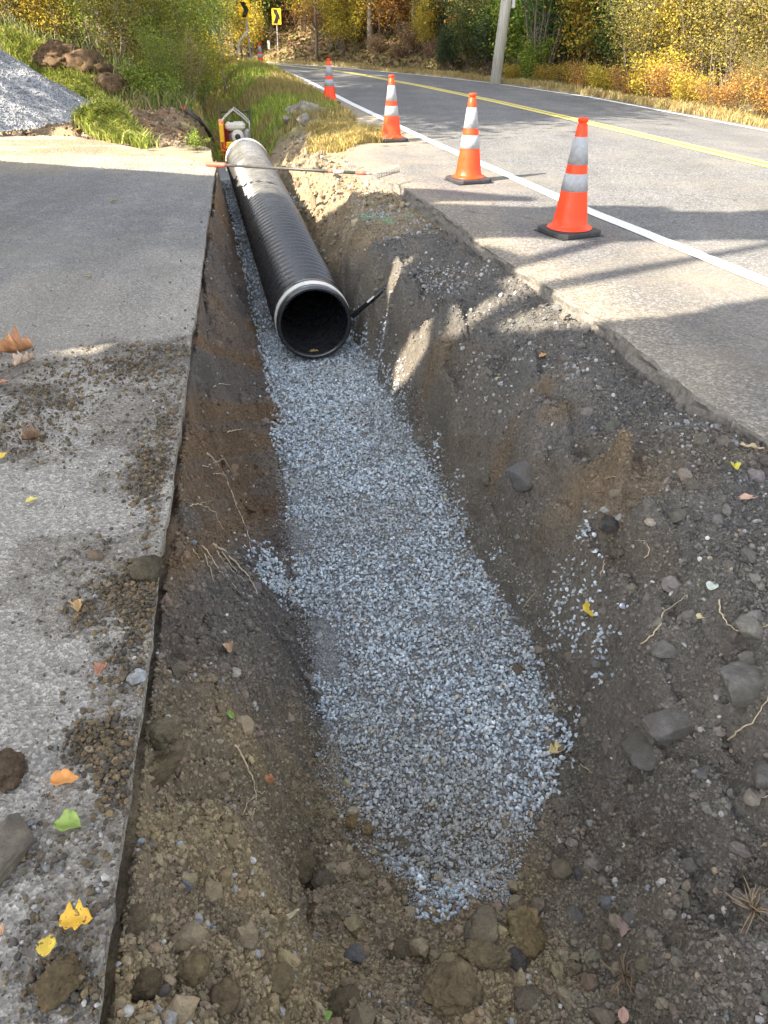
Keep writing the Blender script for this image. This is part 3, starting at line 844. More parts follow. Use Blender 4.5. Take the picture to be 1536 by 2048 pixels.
rock(600, 1730, 56, (.2, .155, .09), 'brown clod lying mid-slope below the left bank', True)
rock(640, 1760, 48, (.16, .13, .085), 'darker clod just right of the mid-slope brown clod', True)
rock(290, 1960, 60, (.17, .125, .07), 'brown clod against the driveway edge above the slate pebble', True)
rock(555, 1960, 62, (.22, .17, .09), 'tan clod at the bottom left of centre', True)
rock(715, 1905, 44, (.15, .15, .15), 'slaty stone in the soil at the bottom centre')
rock(690, 2010, 70, (.2, .155, .09), 'clod at the bottom edge near the picture centre', True)
rock(450, 1990, 58, (.19, .14, .08), 'clod near the bottom between slate pebble and tan clod', True)
rock(1060, 2000, 60, (.16, .13, .09), 'flat brown clod near the bottom right of centre', True, .4)
rock(800, 1900, 46, (.18, .14, .085), 'clod left of the broad pale brown clod', True)
rock(385, 1930, 66, (.2, .15, .08), 'ochre clod above the long slate pebble', True)
rock(270, 1835, 50, (.17, .13, .08), 'clod against the driveway edge, topmost of the bottom left heap', True)
# heap of broken rock on the verge
for (px, py, w_, c, lb) in ((592, 226, 36, (.38, .34, .27), 'pale broken rock on the left of the verge heap'), (618, 222, 40, (.4, .36, .28), 'largest pale rock in the middle of the verge heap'), (645, 225, 28, (.35, .31, .25), 'pale rock on the right of the verge heap'), (610, 243, 34, (.27, .24, .2), 'grey rock at the front of the verge heap'), (575, 240, 20, (.33, .3, .24), 'small rock at the left foot of the verge heap'), (634, 240, 24, (.33, .3, .24), 'small rock at the right foot of the verge heap')):
    rock(px, py + 4, w_, c, lb, flat=.85, sunk=.15)
# torn up dirt lumps on the left bank
for (px, py, w_, lb) in ((120, 112, 84, 'big brown sod lump on top of the left bank'), (175, 124, 70, 'brown sod lump right of the biggest one on the bank'), (205, 140, 44, 'smaller brown sod lump at the right end of the bank top'), (238, 172, 66, 'reddish sod lump halfway down the left bank'), (215, 162, 46, 'brown sod lump beside the reddish one on the bank')):
    rock(px, py, w_, (.15, .095, .052), lb, True, .62, .7, .1)

# ------------------------------------------------------------------ traffic cones
M_orange = simple("cone_plastic", (.95, .055, .003), .42, 0, .08, 22, 0, dust=.3, dustcol=(.42, .1, .05))
M_reflect = simple("reflective_sheeting", (.34, .35, .37), .38, 0, .14, 40, 0, dust=.45, dustcol=(.17, .16, .15))
M_rubber = simple("black_rubber", (.03, .03, .032), .7, 0, .3, 40, .3, dust=.25, dustcol=(.16, .14, .12))
HC = .735
def cone_at(p, rz, label, lean=0):
    t = empty("traffic_cone", p, rz, label, 'traffic cone', 'traffic cones along the road edge')
    b = MB(); s_ = .177; ch = .045
    ring = [(s_ - ch, -s_), (s_, -s_ + ch), (s_, s_ - ch), (s_ - ch, s_), (-s_ + ch, s_), (-s_, s_ - ch), (-s_, -s_ + ch), (-s_ + ch, -s_)]
    lv = [(.985, .004), (1, .012), (1, .03), (.97, .038), (.7, .044)]
    vs = [(x * k, y * k, z) for k, z in lv for x, y in ring]
    fs = [tuple(range(7, -1, -1))] + [(L * 8 + i, L * 8 + (i + 1) % 8, L * 8 + 8 + (i + 1) % 8, L * 8 + 8 + i) for L in range(4) for i in range(8)] + [tuple(range(32, 40))]
    b.add(vs, fs)
    for sx in (-1, 1):
        for sy in (-1, 1): b.box((sx * .15, sy * .15, .004), (.05, .05, .008))
    b.build("base", M_rubber, t)
    r = lambda h: .122 + (.032 - .122) * (h - .06) / (HC * .955 - .06)
    pr = [(.158, .0445), (.156, .05), (.135, .056), (.126, .066)] + [(r(h), h) for h in np.linspace(.075, HC * .95, 14)]
    pr += [(r(HC * .95) - .001, HC * .951), (.027, HC * .955), (.027, HC * .965), (.034, HC * .97), (.035, HC * .995), (.033, HC), (.022, HC), (.02, HC * .98)]
    MB().lathe(pr, 40).build("body", M_orange, t)
    for a, c in ((.395, .545), (.62, .85)):
        h0, h1 = a * HC, c * HC
        MB().lathe([(r(h0) + .0002, h0), (r(h0) + .0028, h0 + .001), (r(h1) + .0028, h1 - .001), (r(h1) + .0002, h1)], 40).build("reflective_collar", M_reflect, t)
    t.rotation_euler = (lean, 0, rz)
    return t
cone_at(P(1137, 467, 0), R(24), 'nearest cone, deep red-orange in the shade at the shoulder', .012)
cone_at(P(936, 363, 0), R(20), 'second nearest cone, glowing in full sun beside the cut asphalt corner')
cone_at(P(783, 282, 0), R(17), 'middle cone in the sun, just past the dry yellow grass', -.015)
cone_at(P(660, 207, 0), R(14), 'fourth cone, in the shade beside the rock heap and edge line')
pc = P(522, 134, 0); cone_at((pc[0], pc[1], float(surf(pc[0], pc[1]))), R(10), 'farthest and smallest cone, at the crest by the chevron signs')

# ------------------------------------------------------------------ culvert pipe
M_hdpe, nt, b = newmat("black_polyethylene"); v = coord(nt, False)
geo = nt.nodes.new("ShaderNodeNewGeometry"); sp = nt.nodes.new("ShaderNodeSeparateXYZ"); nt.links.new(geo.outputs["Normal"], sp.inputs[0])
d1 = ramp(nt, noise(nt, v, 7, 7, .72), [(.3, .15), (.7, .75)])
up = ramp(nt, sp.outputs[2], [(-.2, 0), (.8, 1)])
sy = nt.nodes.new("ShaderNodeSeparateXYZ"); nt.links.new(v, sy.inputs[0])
mr = N(nt, "ShaderNodeMapRange"); mr.inputs["From Min"].default_value = 6.9; mr.inputs["From Max"].default_value = 8.6; mr.inputs["To Min"].default_value = .16; mr.inputs["To Max"].default_value = 1.3  # dust laid on stronger to brighten the colour of the sunlit far half
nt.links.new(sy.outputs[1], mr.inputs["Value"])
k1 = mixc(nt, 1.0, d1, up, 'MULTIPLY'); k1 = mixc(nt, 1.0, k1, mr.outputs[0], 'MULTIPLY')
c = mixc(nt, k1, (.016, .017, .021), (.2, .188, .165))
nt.links.new(c, b.inputs["Base Color"]); b.inputs["Roughness"].default_value = .34
nt.links.new(ramp(nt, noise(nt, v, 25, 4), [(.3, .2), (.7, .36)]), b.inputs["Roughness"]); b.inputs["Specular IOR Level"].default_value = 1.0
M_band = simple("white_band_material", (.7, .69, .64), .5, 0, .12, 18, 0, dust=.25)
M_inner = simple("pipe_liner_material", (.03, .032, .036), .22, 0, .2, 10, 0)
y0, y1 = 5.36, 11.05
A = Vector((XC(y0), y0, -.835 + .283)); Bp = Vector((XC(y1), y1, ZB(y1) + .015 + .283))
ax = (Bp - A).normalized(); L = (Bp - A).length
t = empty("culvert_pipe", A, 0, 'long black corrugated drainage pipe lying on gravel in the trench', 'pipe')
prof = [(.25, 0.0), (.268, .002), (.27, .02), (.27, .05), (.266, .055), (.266, .125), (.272, .13), (.274, .15), (.274, .21)]
h = .23; pitch = .1
while h < L - .2:
    dp = .008 if h > L - 1.15 else .04
    ro = .281
    for k_ in range(10):
        w_ = abs(math.cos(math.pi * k_ / 10)) ** 1.8      # narrow valleys between wide round ribs
        prof.append((ro - dp * w_, h + pitch * k_ / 10))
    h += pitch
prof += [(.272, L - .16), (.276, L - .1), (.276, L - .002), (.262, L)]
prof2 = prof + [(.25, L), (.24, L - .02), (.236, .13), (.246, .11), (.246, .07), (.238, .05), (.24, .006)]
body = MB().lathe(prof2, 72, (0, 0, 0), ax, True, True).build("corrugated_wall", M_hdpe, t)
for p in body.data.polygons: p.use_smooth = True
MB().lathe([(.2665, .066), (.2745, .068), (.2755, .095), (.2745, .122), (.2665, .124)], 72, (0, 0, 0), ax).build("white_band", M_band, t)
MB().lathe([(.2765, L - .085), (.284, L - .08), (.286, L - .04), (.284, L + .004), (.262, L + .006)], 72, (0, 0, 0), ax).build("white_rim", M_band, t)
# raised mould line along the top
lm = MB(); upv = Vector((0, 0, 1)); side = ax.cross(upv).normalized(); nrm = side.cross(ax).normalized()
lm.box(ax * (L * .5 + .1) + nrm * .2812 + side * .02, (.008, L - .7, .002), Vector((0, 1, 0)).rotation_difference(ax).to_matrix())
# a fallen leaf inside the mouth is a thing of its own (below)

# black bar wedged between pipe and bank
p1 = np.array([-.275, 5.55, -.60]); p2 = ground(776, 558); p2 = p2 + np.array([.03, 0, -.02])
pt = empty("black_pole", p1, 0, 'slim black pole leaning from the pipe mouth to the dirt bank', 'pole')
d_ = Vector(p2 - p1)
MB().tube([Vector((0, 0, 0)), d_], .017, 14).build("shaft", simple("black_gloss_paint", (.014, .014, .016), .22, 0, .2, 20), pt)
MB().tube([d_ * .02, d_ * .13], .0185, 14).build("grey_sleeve", simple("grey_sleeve_material", (.3, .31, .32), .4), pt)
q_ = Vector((0, 1, 0)).rotation_difference(d_.normalized()).to_matrix()
MB().box(d_ * .55 + Vector((-.004, -.014, .011)), (.012, .07, .004), q_).build("label_plate", simple("pale_label", (.6, .6, .58), .5), pt)

# ------------------------------------------------------------------ landscape rake across the trench
M_grip = simple("red_grip", (.75, .1, .06), .6, 0, .12, 30)
M_shaft = simple("dark_fibreglass", (.05, .05, .045), .45, 0, .2, 30, dust=.3, dustcol=(.2, .17, .13))
M_steel = simple("weathered_steel", (.3, .29, .27), .5, .7, .3, 30, dust=.3)
a = P(412, 328, .026); b2 = P(738, 347, .085)
rk = empty("garden_rake", a, 0, 'long handled steel rake with red grip lying across the trench', 'rake')
D = Vector(b2 - a); u_ = D.normalized()
MB().tube([u_ * 0, u_ * .006, u_ * .02, u_ * .24, u_ * .265, u_ * .27], [.013, .02, .024, .022, .019, .014], 14).build("grip", M_grip, rk)
MB().tube([u_ * .27, D * .98], .0145, 12).build("handle", M_shaft, rk)
for f0, f1, m_, nm in ((.775, .8, M_grip, "red_band"), (.802, .862, M_reflect, "white_sticker"), (.93, .985, M_grip, "red_ferrule")):
    MB().tube([D * f0, D * f1], .0165, 12).build(nm, m_, rk)
MB().tube([D * .98, D * .99, D * 1.02], [.014, .009, .006], 10).build("neck", M_steel, rk)
s2_ = Vector((-u_.y, u_.x, 0)); e0 = D * 1.02
hd = MB()
hb = e0 + u_ * .17
for sgn in (-1, 1):
    hd.tube([e0, e0 + u_ * .05 + s2_ * sgn * .05, e0 + u_ * .12 + s2_ * sgn * .12, hb + s2_ * sgn * .16], .0045, 8)
hd.tube([hb - s2_ * .2, hb + s2_ * .2], .006, 8)
hd.build("bow_frame", M_steel, rk)
tn = MB()
for k in range(14):
    q_ = hb + s2_ * (-.195 + .03 * k)
    tn.tube([q_, q_ + Vector((0, 0, .035)) + u_ * .004, q_ + Vector((0, 0, .075)) - u_ * .008], [.0035, .003, .0015], 6)
tn.build("tines", M_steel, rk); rk.children[-1]['kind'] = 'thing'

# ------------------------------------------------------------------ plate compactor behind the pipe
M_red = simple("red_machine_paint", (.5, .03, .015), .45, 0, .2, 14, dust=.35)
M_or = simple("orange_machine_paint", (.85, .16, .01), .4, 0, .1, 14, dust=.15)
M_yel = simple("yellow_machine_paint", (.8, .45, .02), .4, 0, .1, 14, dust=.15)
M_eng = simple("engine_grey", (.2, .2, .19), .5, .3, .3, 20, dust=.3)
M_crm = simple("cream_tank", (.62, .57, .48), .4, 0, .1, 14, dust=.2)
M_blk = simple("black_machine_parts", (.025, .025, .025), .55, 0, .2, 20)
M_tube = simple("galvanised_tube", (.42, .4, .38), .4, .6, .2, 20, dust=.2)
mc = P(463, 318, -.43); mx, my = mc[0] + .02, mc[1] + .45
mz = float(terrain(np.array([mx]), np.array([my]))[0]); mz = min(mz, -.42)
mt = empty("plate_compactor", (mx, my, mz), R(8), 'small orange and red engine compactor standing behind the far pipe end', 'compactor')
m1 = MB(); m1.box((0, 0, .04), (.46, .5, .03), bev=.01)
m1.prism([(-.25, 0), (.25, 0), (.3, .07), (.27, .075), (.24, .02), (-.24, .02), (-.27, .075), (-.3, .07)], (-.23, 0, .03), (0, 1, 0), (0, 0, 1), .46)
m1.box((0, -.02, .1), (.36, .3, .1), bev=.015); m1.build("base_plate", M_red, mt)
MB().box((-.02, 0, .17), (.38, .34, .03), bev=.008).build("engine_deck", M_red, mt)
en = MB(); en.box((.03, .02, .29), (.24, .24, .2), bev=.03)
for k in range(7): en.box((.03, .02, .22 + k * .022), (.262, .25, .008))
en.build("engine_block", M_eng, mt)
fc = MB().lathe([(.0, -.005), (.055, -.01), (.085, .0), (.098, .02), (.1, .05), (0, .05)], 28, (.03, -.115, .32), (0, 1, 0)).build("fan_cover", M_crm, mt)
MB().lathe([(.0, -.014), (.03, -.016), (.042, -.01), (.042, 0)], 20, (.03, -.118, .32), (0, 1, 0)).build("pull_starter", M_blk, fc)
ft = MB().box((.0, .02, .455), (.3, .24, .11), bev=.035).build("fuel_tank", M_crm, mt)
MB().lathe([(.03, 0), (.032, .02), (.028, .026), (0, .026)], 20, (-.05, 0, .51)).build("filler_cap", M_blk, ft)
MB().box((-.1, .13, .34), (.16, .1, .26), bev=.02).build("red_shroud", M_red, mt)
MB().box((.17, -.03, .33), (.08, .2, .16), bev=.02).build("muffler_box", M_tube, mt)
g1 = MB(); g1.prism([(-.16, 0), (.1, 0), (.16, .1), (.14, .36), (.05, .42), (-.1, .4), (-.17, .2)], (-.235, 0, .13), (0, 1, 0), (0, 0, 1), .07); g1.build("belt_guard", M_or, mt)
MB().box((-.2, -.17, .38), (.06, .05, .26), bev=.015).build("yellow_side_cover", M_yel, mt)
MB().box((-.08, -.15, .21), (.15, .06, .1), bev=.015).build("front_housing", M_yel, mt)
cg = MB()
for sy in (-.17, .19):
    cg.tube([(-.21, sy, .18), (-.215, sy, .5), (-.14, sy, .58), (0.0, sy, .69), (.14, sy, .58), (.215, sy, .5), (.21, sy, .18)], .011, 10)
for (x_, z_) in ((-.215, .5), (.215, .5), (0, .69)): cg.tube([(x_, -.17, z_), (x_, .19, z_)], .011, 10)
cg.build("cage_frame", M_tube, mt)
hn = MB(); 
for sx in (-.26, .26): hn.tube([(sx * .8, .22, .12), (sx * .85, .28, .4), (sx * .85, .32, .66)], .011, 10)
hn.tube([(-.22, .315, .62), (.22, .315, .62)], .009, 10); hn.build("handle", M_blk, mt)
# black hose running up the bank behind the machine
hp = [ground(px, py) for px, py in ((368, 226), (385, 243), (402, 260), (418, 278), (428, 292))]
hs_ = empty("black_hose", hp[0], 0, 'black hose with a red end running down the bank to the compactor', 'hose')
q0 = Vector(hp[0])
MB().tube([Vector(p) + Vector((0, 0, .07 + .05 * math.sin(i * .8))) - q0 for i, p in enumerate(hp)], .03, 12).build("hose_body", M_blk, hs_)
v0 = Vector(hp[0]) + Vector((0, 0, .07)) - q0; v1 = Vector(hp[1]) + Vector((0, 0, .105)) - q0
MB().tube([v0 + (v0 - v1) * .1, v0 + (v1 - v0) * .35], .036, 12).build("red_end", M_red, hs_)

# ------------------------------------------------------------------ gravel pile
pc_ = np.array([-6.75, 13.75]); PH = 1.55; PR = 2.3
def pile_z(x, y):
    r = np.hypot(x - pc_[0], (y - pc_[1]) * .95) + .12 * fbm(x, y, 1.1, 3, 501)
    return -.06 + PH * np.clip(1 - r / PR, 0, None) ** 1.0 * (1 - .25 * np.exp(-(r / .4) ** 2)) + .02 * fbm(x, y, 5, 3, 502)
gx = np.linspace(-9, -3.5, 150); gy = np.linspace(11, 16.5, 150)
X, Y = np.meshgrid(gx, gy); Z = pile_z(X, Y)
Z = np.where(Z < -.02, -.3, Z)
i = np.arange(X.size).reshape(X.shape); q = np.stack([i[:-1, :-1], i[:-1, 1:], i[1:, 1:], i[1:, :-1]], -1).reshape(-1, 4)
n = 26000
r = PR * 1.02 * np.sqrt(rng.random(n)); a_ = rng.uniform(0, 6.28, n)
m = np.sin(a_) < .5; r, a_ = r[m], a_[m]; n = len(r)
x = pc_[0] + r * np.cos(a_); y = pc_[1] + r * np.sin(a_)
z = np.maximum(pile_z(x, y), 0.0); sz = rng.uniform(.01, .021, n)
sc = np.stack([np.ones(n), rng.uniform(.6, .95, n), rng.uniform(.5, .9, n)], -1)
V = I0[None] * (1 + rng.uniform(-.25, .25, (n, 12, 1))) * sc[:, None]
V = np.einsum('nij,nkj->nki', rotmats(n), V) * sz[:, None, None] + np.stack([x, y, z], -1)[:, None]
Fq = (I0f[None] + (np.arange(n) * 12)[:, None, None]).reshape(-1, 3)
Cs = np.repeat(pal(n, [(.26, .265, .275), (.21, .215, .225), (.33, .335, .34), (.16, .165, .175)], [4, 4, 2, 2])[:, None], 12, 1).reshape(-1, 3)
Vb = np.stack([X, Y, Z], -1).reshape(-1, 3); tri = np.concatenate([q[:, [0, 1, 2]], q[:, [0, 2, 3]]])
me = npmesh("gravel_pile", np.concatenate([Vb, V.reshape(-1, 3)]), np.concatenate([tri, Fq + len(Vb)]), np.concatenate([np.tile([.3, .31, .33], (len(Vb), 1)), Cs]))
tag(link("gravel_pile", me, M_pile), 'tall grey heap of crushed stone left of the driveway end', 'gravel pile', kind='stuff')

# ------------------------------------------------------------------ signs, posts and pole
M_signy = simple("yellow_sign_sheeting", (.85, .5, .02), .4, 0, .05, 8)
M_signb = simple("black_sign_ink", (.015, .015, .015), .5, 0, .05, 8)
M_alu = simple("bare_aluminium", (.5, .5, .47), .5, .2, .12, 8)
M_galv = simple("galvanised_post", (.38, .38, .37), .55, .3, .15, 12)
def chevron(base, top, w_, h_, yaw, label, roll=0):
    t = empty("chevron_sign", base, 0, label, 'road sign', 'chevron signs on the bend')
    d_ = Vector(top) - Vector(base)
    pz = d_.normalized(); fx = Vector((math.cos(yaw), math.sin(yaw), 0)); fx = (fx - pz * fx.dot(pz)).normalized(); fy = fx.cross(pz)  # fy away? panel faces -Y
    pm = MB(); 
    pm.prism([(-.03, -.02), (.03, -.02), (.03, 0), (.012, .02), (-.012, .02), (-.03, 0)], (0, 0, -.2), fx, -fy, 0) if False else None
    po = MB().tube([Vector((0, 0, -.3)), d_ + pz * h_ * .45], .028, 6, smooth=False).build("post", M_galv, t)
    pn = MB(); r_ = .03
    poly = []
    for cx, cy, a0 in ((w_ / 2 - r_, -h_ / 2 + r_, -90), (w_ / 2 - r_, h_ / 2 - r_, 0), (-w_ / 2 + r_, h_ / 2 - r_, 90), (-w_ / 2 + r_, -h_ / 2 + r_, 180)):
        for k in range(4): poly.append((cx + r_ * math.cos(R(a0 + 30 * k)), cy + r_ * math.sin(R(a0 + 30 * k))))
    # panel, front face toward the camera (-fy x)
    front = -fy if fy.y > 0 else fy
    o = d_ + front * .034
    pan = MB().prism(poly, o, fx, pz, -.004 if fx.cross(pz).dot(front) > 0 else .004).build("sign_panel", M_signy, t)
    a, b_ = w_ * .36, h_ * .43
    cw = w_ * .42
    ch = [(-a, b_), (-a + cw, b_), (a, 0), (-a + cw, -b_), (-a, -b_), (a - cw, 0)]
    ch = ch[::-1]
    MB().prism(ch, o + front * .003, fx, pz, .001 if fx.cross(pz).dot(front) > 0 else -.001).build("chevron_mark", M_signb, pan)
    return t
def gpt(px, py, y_guess):
    """ground point straight ahead of pixel column px at distance y_guess"""
    z = 0.
    for _ in range(6):
        zc = y_guess * CT + (H - z) * ST; x = (px - 768) / F * zc
        z = float(surf(np.array([x]), np.array([y_guess]))[0])
    return np.array([x, y_guess, z])
def ppt(px, py, yy_):
    """point at distance yy_ seen at pixel"""
    u = (px - 768) / F; v = (py - 1024) / F
    zc = yy_ / (CT - v * ST)
    return np.array([u * zc, yy_, H - zc * (ST + v * CT)])
b1 = gpt(504, 120, 31.5); chevron(b1, ppt(490, 19, 31.4), .43, .52, R(-14), 'nearer chevron sign, leaning left on a tilted post', 0)
b2 = gpt(556, 122, 43.5); chevron(b2, ppt(553, 33, 43.5), .44, .66, R(-3), 'farther chevron sign, brighter yellow on an upright post')
# weathered stake leaning against the sign post
sa = gpt(470, 122, 30.5); sb = ppt(497, 60, 31.3)
ls = empty("leaning_stake", sa, 0, 'pale bent stake leaning against the nearer chevron sign post', 'stake')
MB().tube([Vector((0, 0, -.1)), (Vector(sb) - Vector(sa)) * .5 + Vector((-.07, 0, .1)), Vector(sb) - Vector(sa)], [.03, .033, .04], 8).build("stake_shaft", simple("weathered_wood", (.45, .42, .34), .9, 0, .2, 10), ls)
# marker post
mp_ = gpt(538, 112, 44); tp = ppt(538, 81, 44)
mk = empty("marker_post", mp_, 0, 'short white marker post between the far cone and farther chevron sign', 'post')
hh = tp[2] - mp_[2]
MB().box((0, 0, hh * .5 - .1), (.05, .03, hh + .2)).build("post", M_alu, mk)
MB().box((0, -.03, hh - .2), (.13, .012, .42), bev=.005).build("marker_plate", M_alu, mk)
# back of a diamond sign
dp_ = gpt(607, 125, 43); dt = ppt(604, 105, 43)
dg = empty("diamond_sign", dp_, 0, 'small diamond sign seen from behind beyond the road', 'road sign')
dv = Vector(dt) - Vector(dp_)
MB().tube([(0, 0, -.2), dv + Vector((0, 0, .15))], .02, 6).build("post", M_galv, dg)
MB().prism([(0, -.3), (.3, 0), (0, .3), (-.3, 0)], dv + Vector((0, .03, 0)), (1, 0, .05), (0, 0, 1), .006).build("sign_panel", M_alu, dg)
# utility pole
up_ = gpt(990, 165, 25.6); ut = ppt(1013, 0, 25.6)
ud = (Vector(ut) - Vector(up_)).normalized()
uo = empty("utility_pole", up_, 0, 'pale weathered utility pole leaning right beyond the road', 'utility pole')
M_polew, nt, b = newmat("weathered_pole_wood"); v = coord(nt, True)
mpn = N(nt, "ShaderNodeMapping"); mpn.inputs["Scale"].default_value = (14, 14, .8); nt.links.new(v, mpn.inputs[0])
c = ramp(nt, noise(nt, mpn.outputs[0], 2, 7, .7), [(.3, (.34, .32, .27)), (.6, (.62, .59, .51))]); nt.links.new(c, b.inputs["Base Color"]); b.inputs["Roughness"].default_value = .95
bump(nt, b, noise(nt, mpn.outputs[0], 4, 6), .6, .01)
MB().tube([ud * -.4, ud * 3, ud * 6, ud * 9.5], [.155, .145, .13, .11], 20).build("pole_shaft", M_polew, uo)
MB().box(ud * 9 + Vector((0, -.18, 0)), (2.4, .1, .12), bev=.01).build("crossarm", M_polew, uo)
MB().box(ud * 1.95 + Vector((.2, -.08, 0)), (.09, .05, .2), bev=.01).build("number_tag", M_alu, uo)
# thin stakes at the roadside in the distance
for px, py0, py1, yy_, lb in ((724, 134, 108, 41, 'thin pale stake standing beyond the far road edge'), (849, 141, 116, 37, 'short grey stake beside the dark thicket')):
    g0 = gpt(px, py0, yy_); t0 = ppt(px + 3, py1, yy_)
    so_ = MB().tube([Vector((0, 0, -.1)), Vector(t0) - Vector(g0)], .03, 6).build("roadside_stake", M_alu if px > 800 else M_polew)
    so_.location = g0; tag(so_, lb, 'stake')

# ------------------------------------------------------------------ foliage builders
def cards(cen, size, cols, flat=0.0, asp=.55, droop=0, curl=.25):
    """leaf-shaped quads folded slightly; returns V,F,C"""
    n = len(cen)
    a = rng.normal(size=(n, 3)); a[:, 2] *= (1 - flat); a[:, 2] -= droop; a /= np.linalg.norm(a, axis=1)[:, None] + 1e-9
    b_ = rng.normal(size=(n, 3)); b_[:, 2] *= (1 - flat)
    b_ -= a * (a * b_).sum(1)[:, None]; b_ /= np.linalg.norm(b_, axis=1)[:, None] + 1e-9
    nn = np.cross(a, b_)
    s_ = size[:, None]
    p0 = cen - a * s_ * .5; p2 = cen + a * s_ * .5
    p1 = cen + b_ * s_ * asp * .5 + nn * s_ * curl * .3; p3 = cen - b_ * s_ * asp * .5 + nn * s_ * curl * .3
    V = np.stack([p0, p1, p2, p3], 1).reshape(-1, 3)
    Fq = np.arange(4 * n).reshape(-1, 4)
    return V, Fq, np.repeat(cols, 4, 0)
PALS = {
    'green': ([(.06, .12, .02), (.1, .17, .03), (.04, .08, .02), (.2, .24, .04), (.05, .1, .03)], [4, 4, 3, 1.5, 2]),
    'bright': ([(.17, .25, .03), (.27, .33, .05), (.1, .16, .03), (.42, .4, .06)], [4, 3, 2, 1.5]),
    'yellow': ([(.5, .38, .04), (.38, .32, .05), (.55, .33, .03), (.2, .2, .04), (.3, .2, .06)], [4, 3, 2, 2, 1]),
    'olive': ([(.22, .2, .05), (.3, .26, .07), (.16, .15, .04), (.38, .32, .07), (.3, .18, .07), (.46, .38, .06)], [4, 4, 3, 2, 1.5, 2]),
    'rust': ([(.5, .22, .04), (.45, .24, .06), (.26, .13, .06), (.5, .33, .08), (.2, .13, .06)], [4, 3, 3, 2, 2]),
    'dark': ([(.035, .06, .022), (.05, .075, .03), (.07, .09, .03), (.025, .045, .02)], [4, 3, 1, 3]),
    'brown': ([(.24, .14, .07), (.32, .2, .1), (.16, .1, .06), (.4, .28, .13)], [4, 3, 3, 1]),
}
def shrub(name, hgt, wid, nleaf, lsize, palette, nstem=9, stemr=.014, low=.05, asp=.55, bark=M_bark, clump=.16, topheavy=.6):
    root = bpy.data.objects.new(name, None); COL.objects.link(root); root.empty_display_size = .1
    st = MB(); tips = []
    for k in range(nstem):
        a_ = random.uniform(0, 6.28); r0 = random.uniform(0, wid * .15); sp = random.uniform(.25, 1) * wid * .5
        p = Vector((math.cos(a_) * r0, math.sin(a_) * r0, -.15)); hh_ = hgt * random.uniform(.6, 1)
        pts = [p]; 
        for j in range(1, 7):
            f = j / 6
            q_ = Vector((math.cos(a_) * (r0 + sp * f ** 1.2) + random.uniform(-.05, .05) * wid, math.sin(a_) * (r0 + sp * f ** 1.2) + random.uniform(-.05, .05) * wid, hh_ * f))
            pts.append(q_)
        rr = stemr * random.uniform(.6, 1.3)
        st.tube(pts, [rr * (1 - .8 * j / 6) for j in range(7)], 5)
        tips += pts[2:] + pts[4:]
        for j in range(2, 6):
            for _ in range(3):
                e_ = pts[j] + Vector((random.uniform(-1, 1), random.uniform(-1, 1), random.uniform(-.1, .8))) * wid * .22
                st.tube([pts[j], (pts[j] + e_) * .5 + Vector((0, 0, .04)), e_], [rr * .4, rr * .28, rr * .12], 4, False)
                tips.append(e_); tips.append((pts[j] + e_) * .5)
    so_ = st.build("branches", bark, root)
    T = np.array([tuple(t_) for t_ in tips]); T = T[T[:, 2] > low * hgt]
    w_ = np.ones(len(T)) * (T[:, 2] / hgt) ** topheavy
    ci = rng.choice(len(T), nleaf, p=w_ / w_.sum())
    cen = T[ci] + rng.normal(0, clump * wid * .5, (nleaf, 3)) * np.array([1, 1, .8])
    cen[:, 2] = np.abs(cen[:, 2])
    cl = pal(nleaf, *PALS[palette], .3)
    cl *= (.75 + .5 * _h(ci.astype(float), ci * 0., 5))[:, None]   # each twig has its own tone of leaf
    V, Fq, C = cards(cen, rng.uniform(.6, 1.3, nleaf) * lsize, cl, .2, asp)
    link("foliage", npmesh("foliage", V, Fq, C), M_leaf, root)
    return root
def tree(name, hgt, r0, crown_lo, crown_r, nleaf, lsize, palette, bark=M_bark, lean=0, limbs=9, leafy=True, blobs=None):
    root = bpy.data.objects.new(name, None); COL.objects.link(root)
    tr = MB(); pts = []; ph = random.uniform(0, 6)
    for j in range(9):
        f = j / 8
        pts.append(Vector((lean * hgt * f + .12 * math.sin(ph + f * 4) * hgt * .05, .1 * math.cos(ph + f * 5) * hgt * .05, -.3 + (hgt + .3) * f)))
    tr.tube(pts, [r0 * (1.35 if j == 0 else 1) * (1 - .85 * (j / 8) ** 1.1) for j in range(9)], 9)
    tips = []
    for k in range(limbs):
        f = random.uniform(crown_lo, .95); i = f * 8; i0 = int(i); base = pts[i0].lerp(pts[min(i0 + 1, 8)], i - i0)
        a_ = k * 2.4 + random.uniform(-.4, .4); ln = crown_r * random.uniform(.6, 1.05) * (1.1 - f * .5)
        d_ = Vector((math.cos(a_), math.sin(a_), random.uniform(.25, .7)))
        e_ = base + d_ * ln; m_ = base.lerp(e_, .5) + Vector((0, 0, .08 * ln))
        rr = r0 * (1 - .8 * f) * .45
        tr.tube([base, m_, e_], [rr, rr * .6, rr * .2], 6)
        tips += [m_, e_, base.lerp(e_, .75)]
        for _ in range(4):
            e2 = m_.lerp(e_, random.random()) + Vector((random.uniform(-1, 1), random.uniform(-1, 1), random.uniform(-.3, .8))) * ln * .4
            tr.tube([m_.lerp(e_, .3), e2], [rr * .3, rr * .08], 4, False); tips.append(e2)
    tr.build("trunk", bark, root)
    if nleaf:
        T = np.array([tuple(t_) for t_ in tips]); ci = rng.integers(0, len(T), nleaf)
        cen = T[ci] + rng.normal(0, crown_r * .17, (nleaf, 3)) * np.array([1, 1, .75])
        cl = pal(nleaf, *PALS[palette], .3) * (.75 + .5 * _h(ci.astype(float), ci * 0., 5))[:, None]
        V, Fq, C = cards(cen, rng.uniform(.6, 1.3, nleaf) * lsize, cl, .2, .6)
        link("crown", npmesh("crown", V, Fq, C), M_leaf, root)
    return root
placed = set()
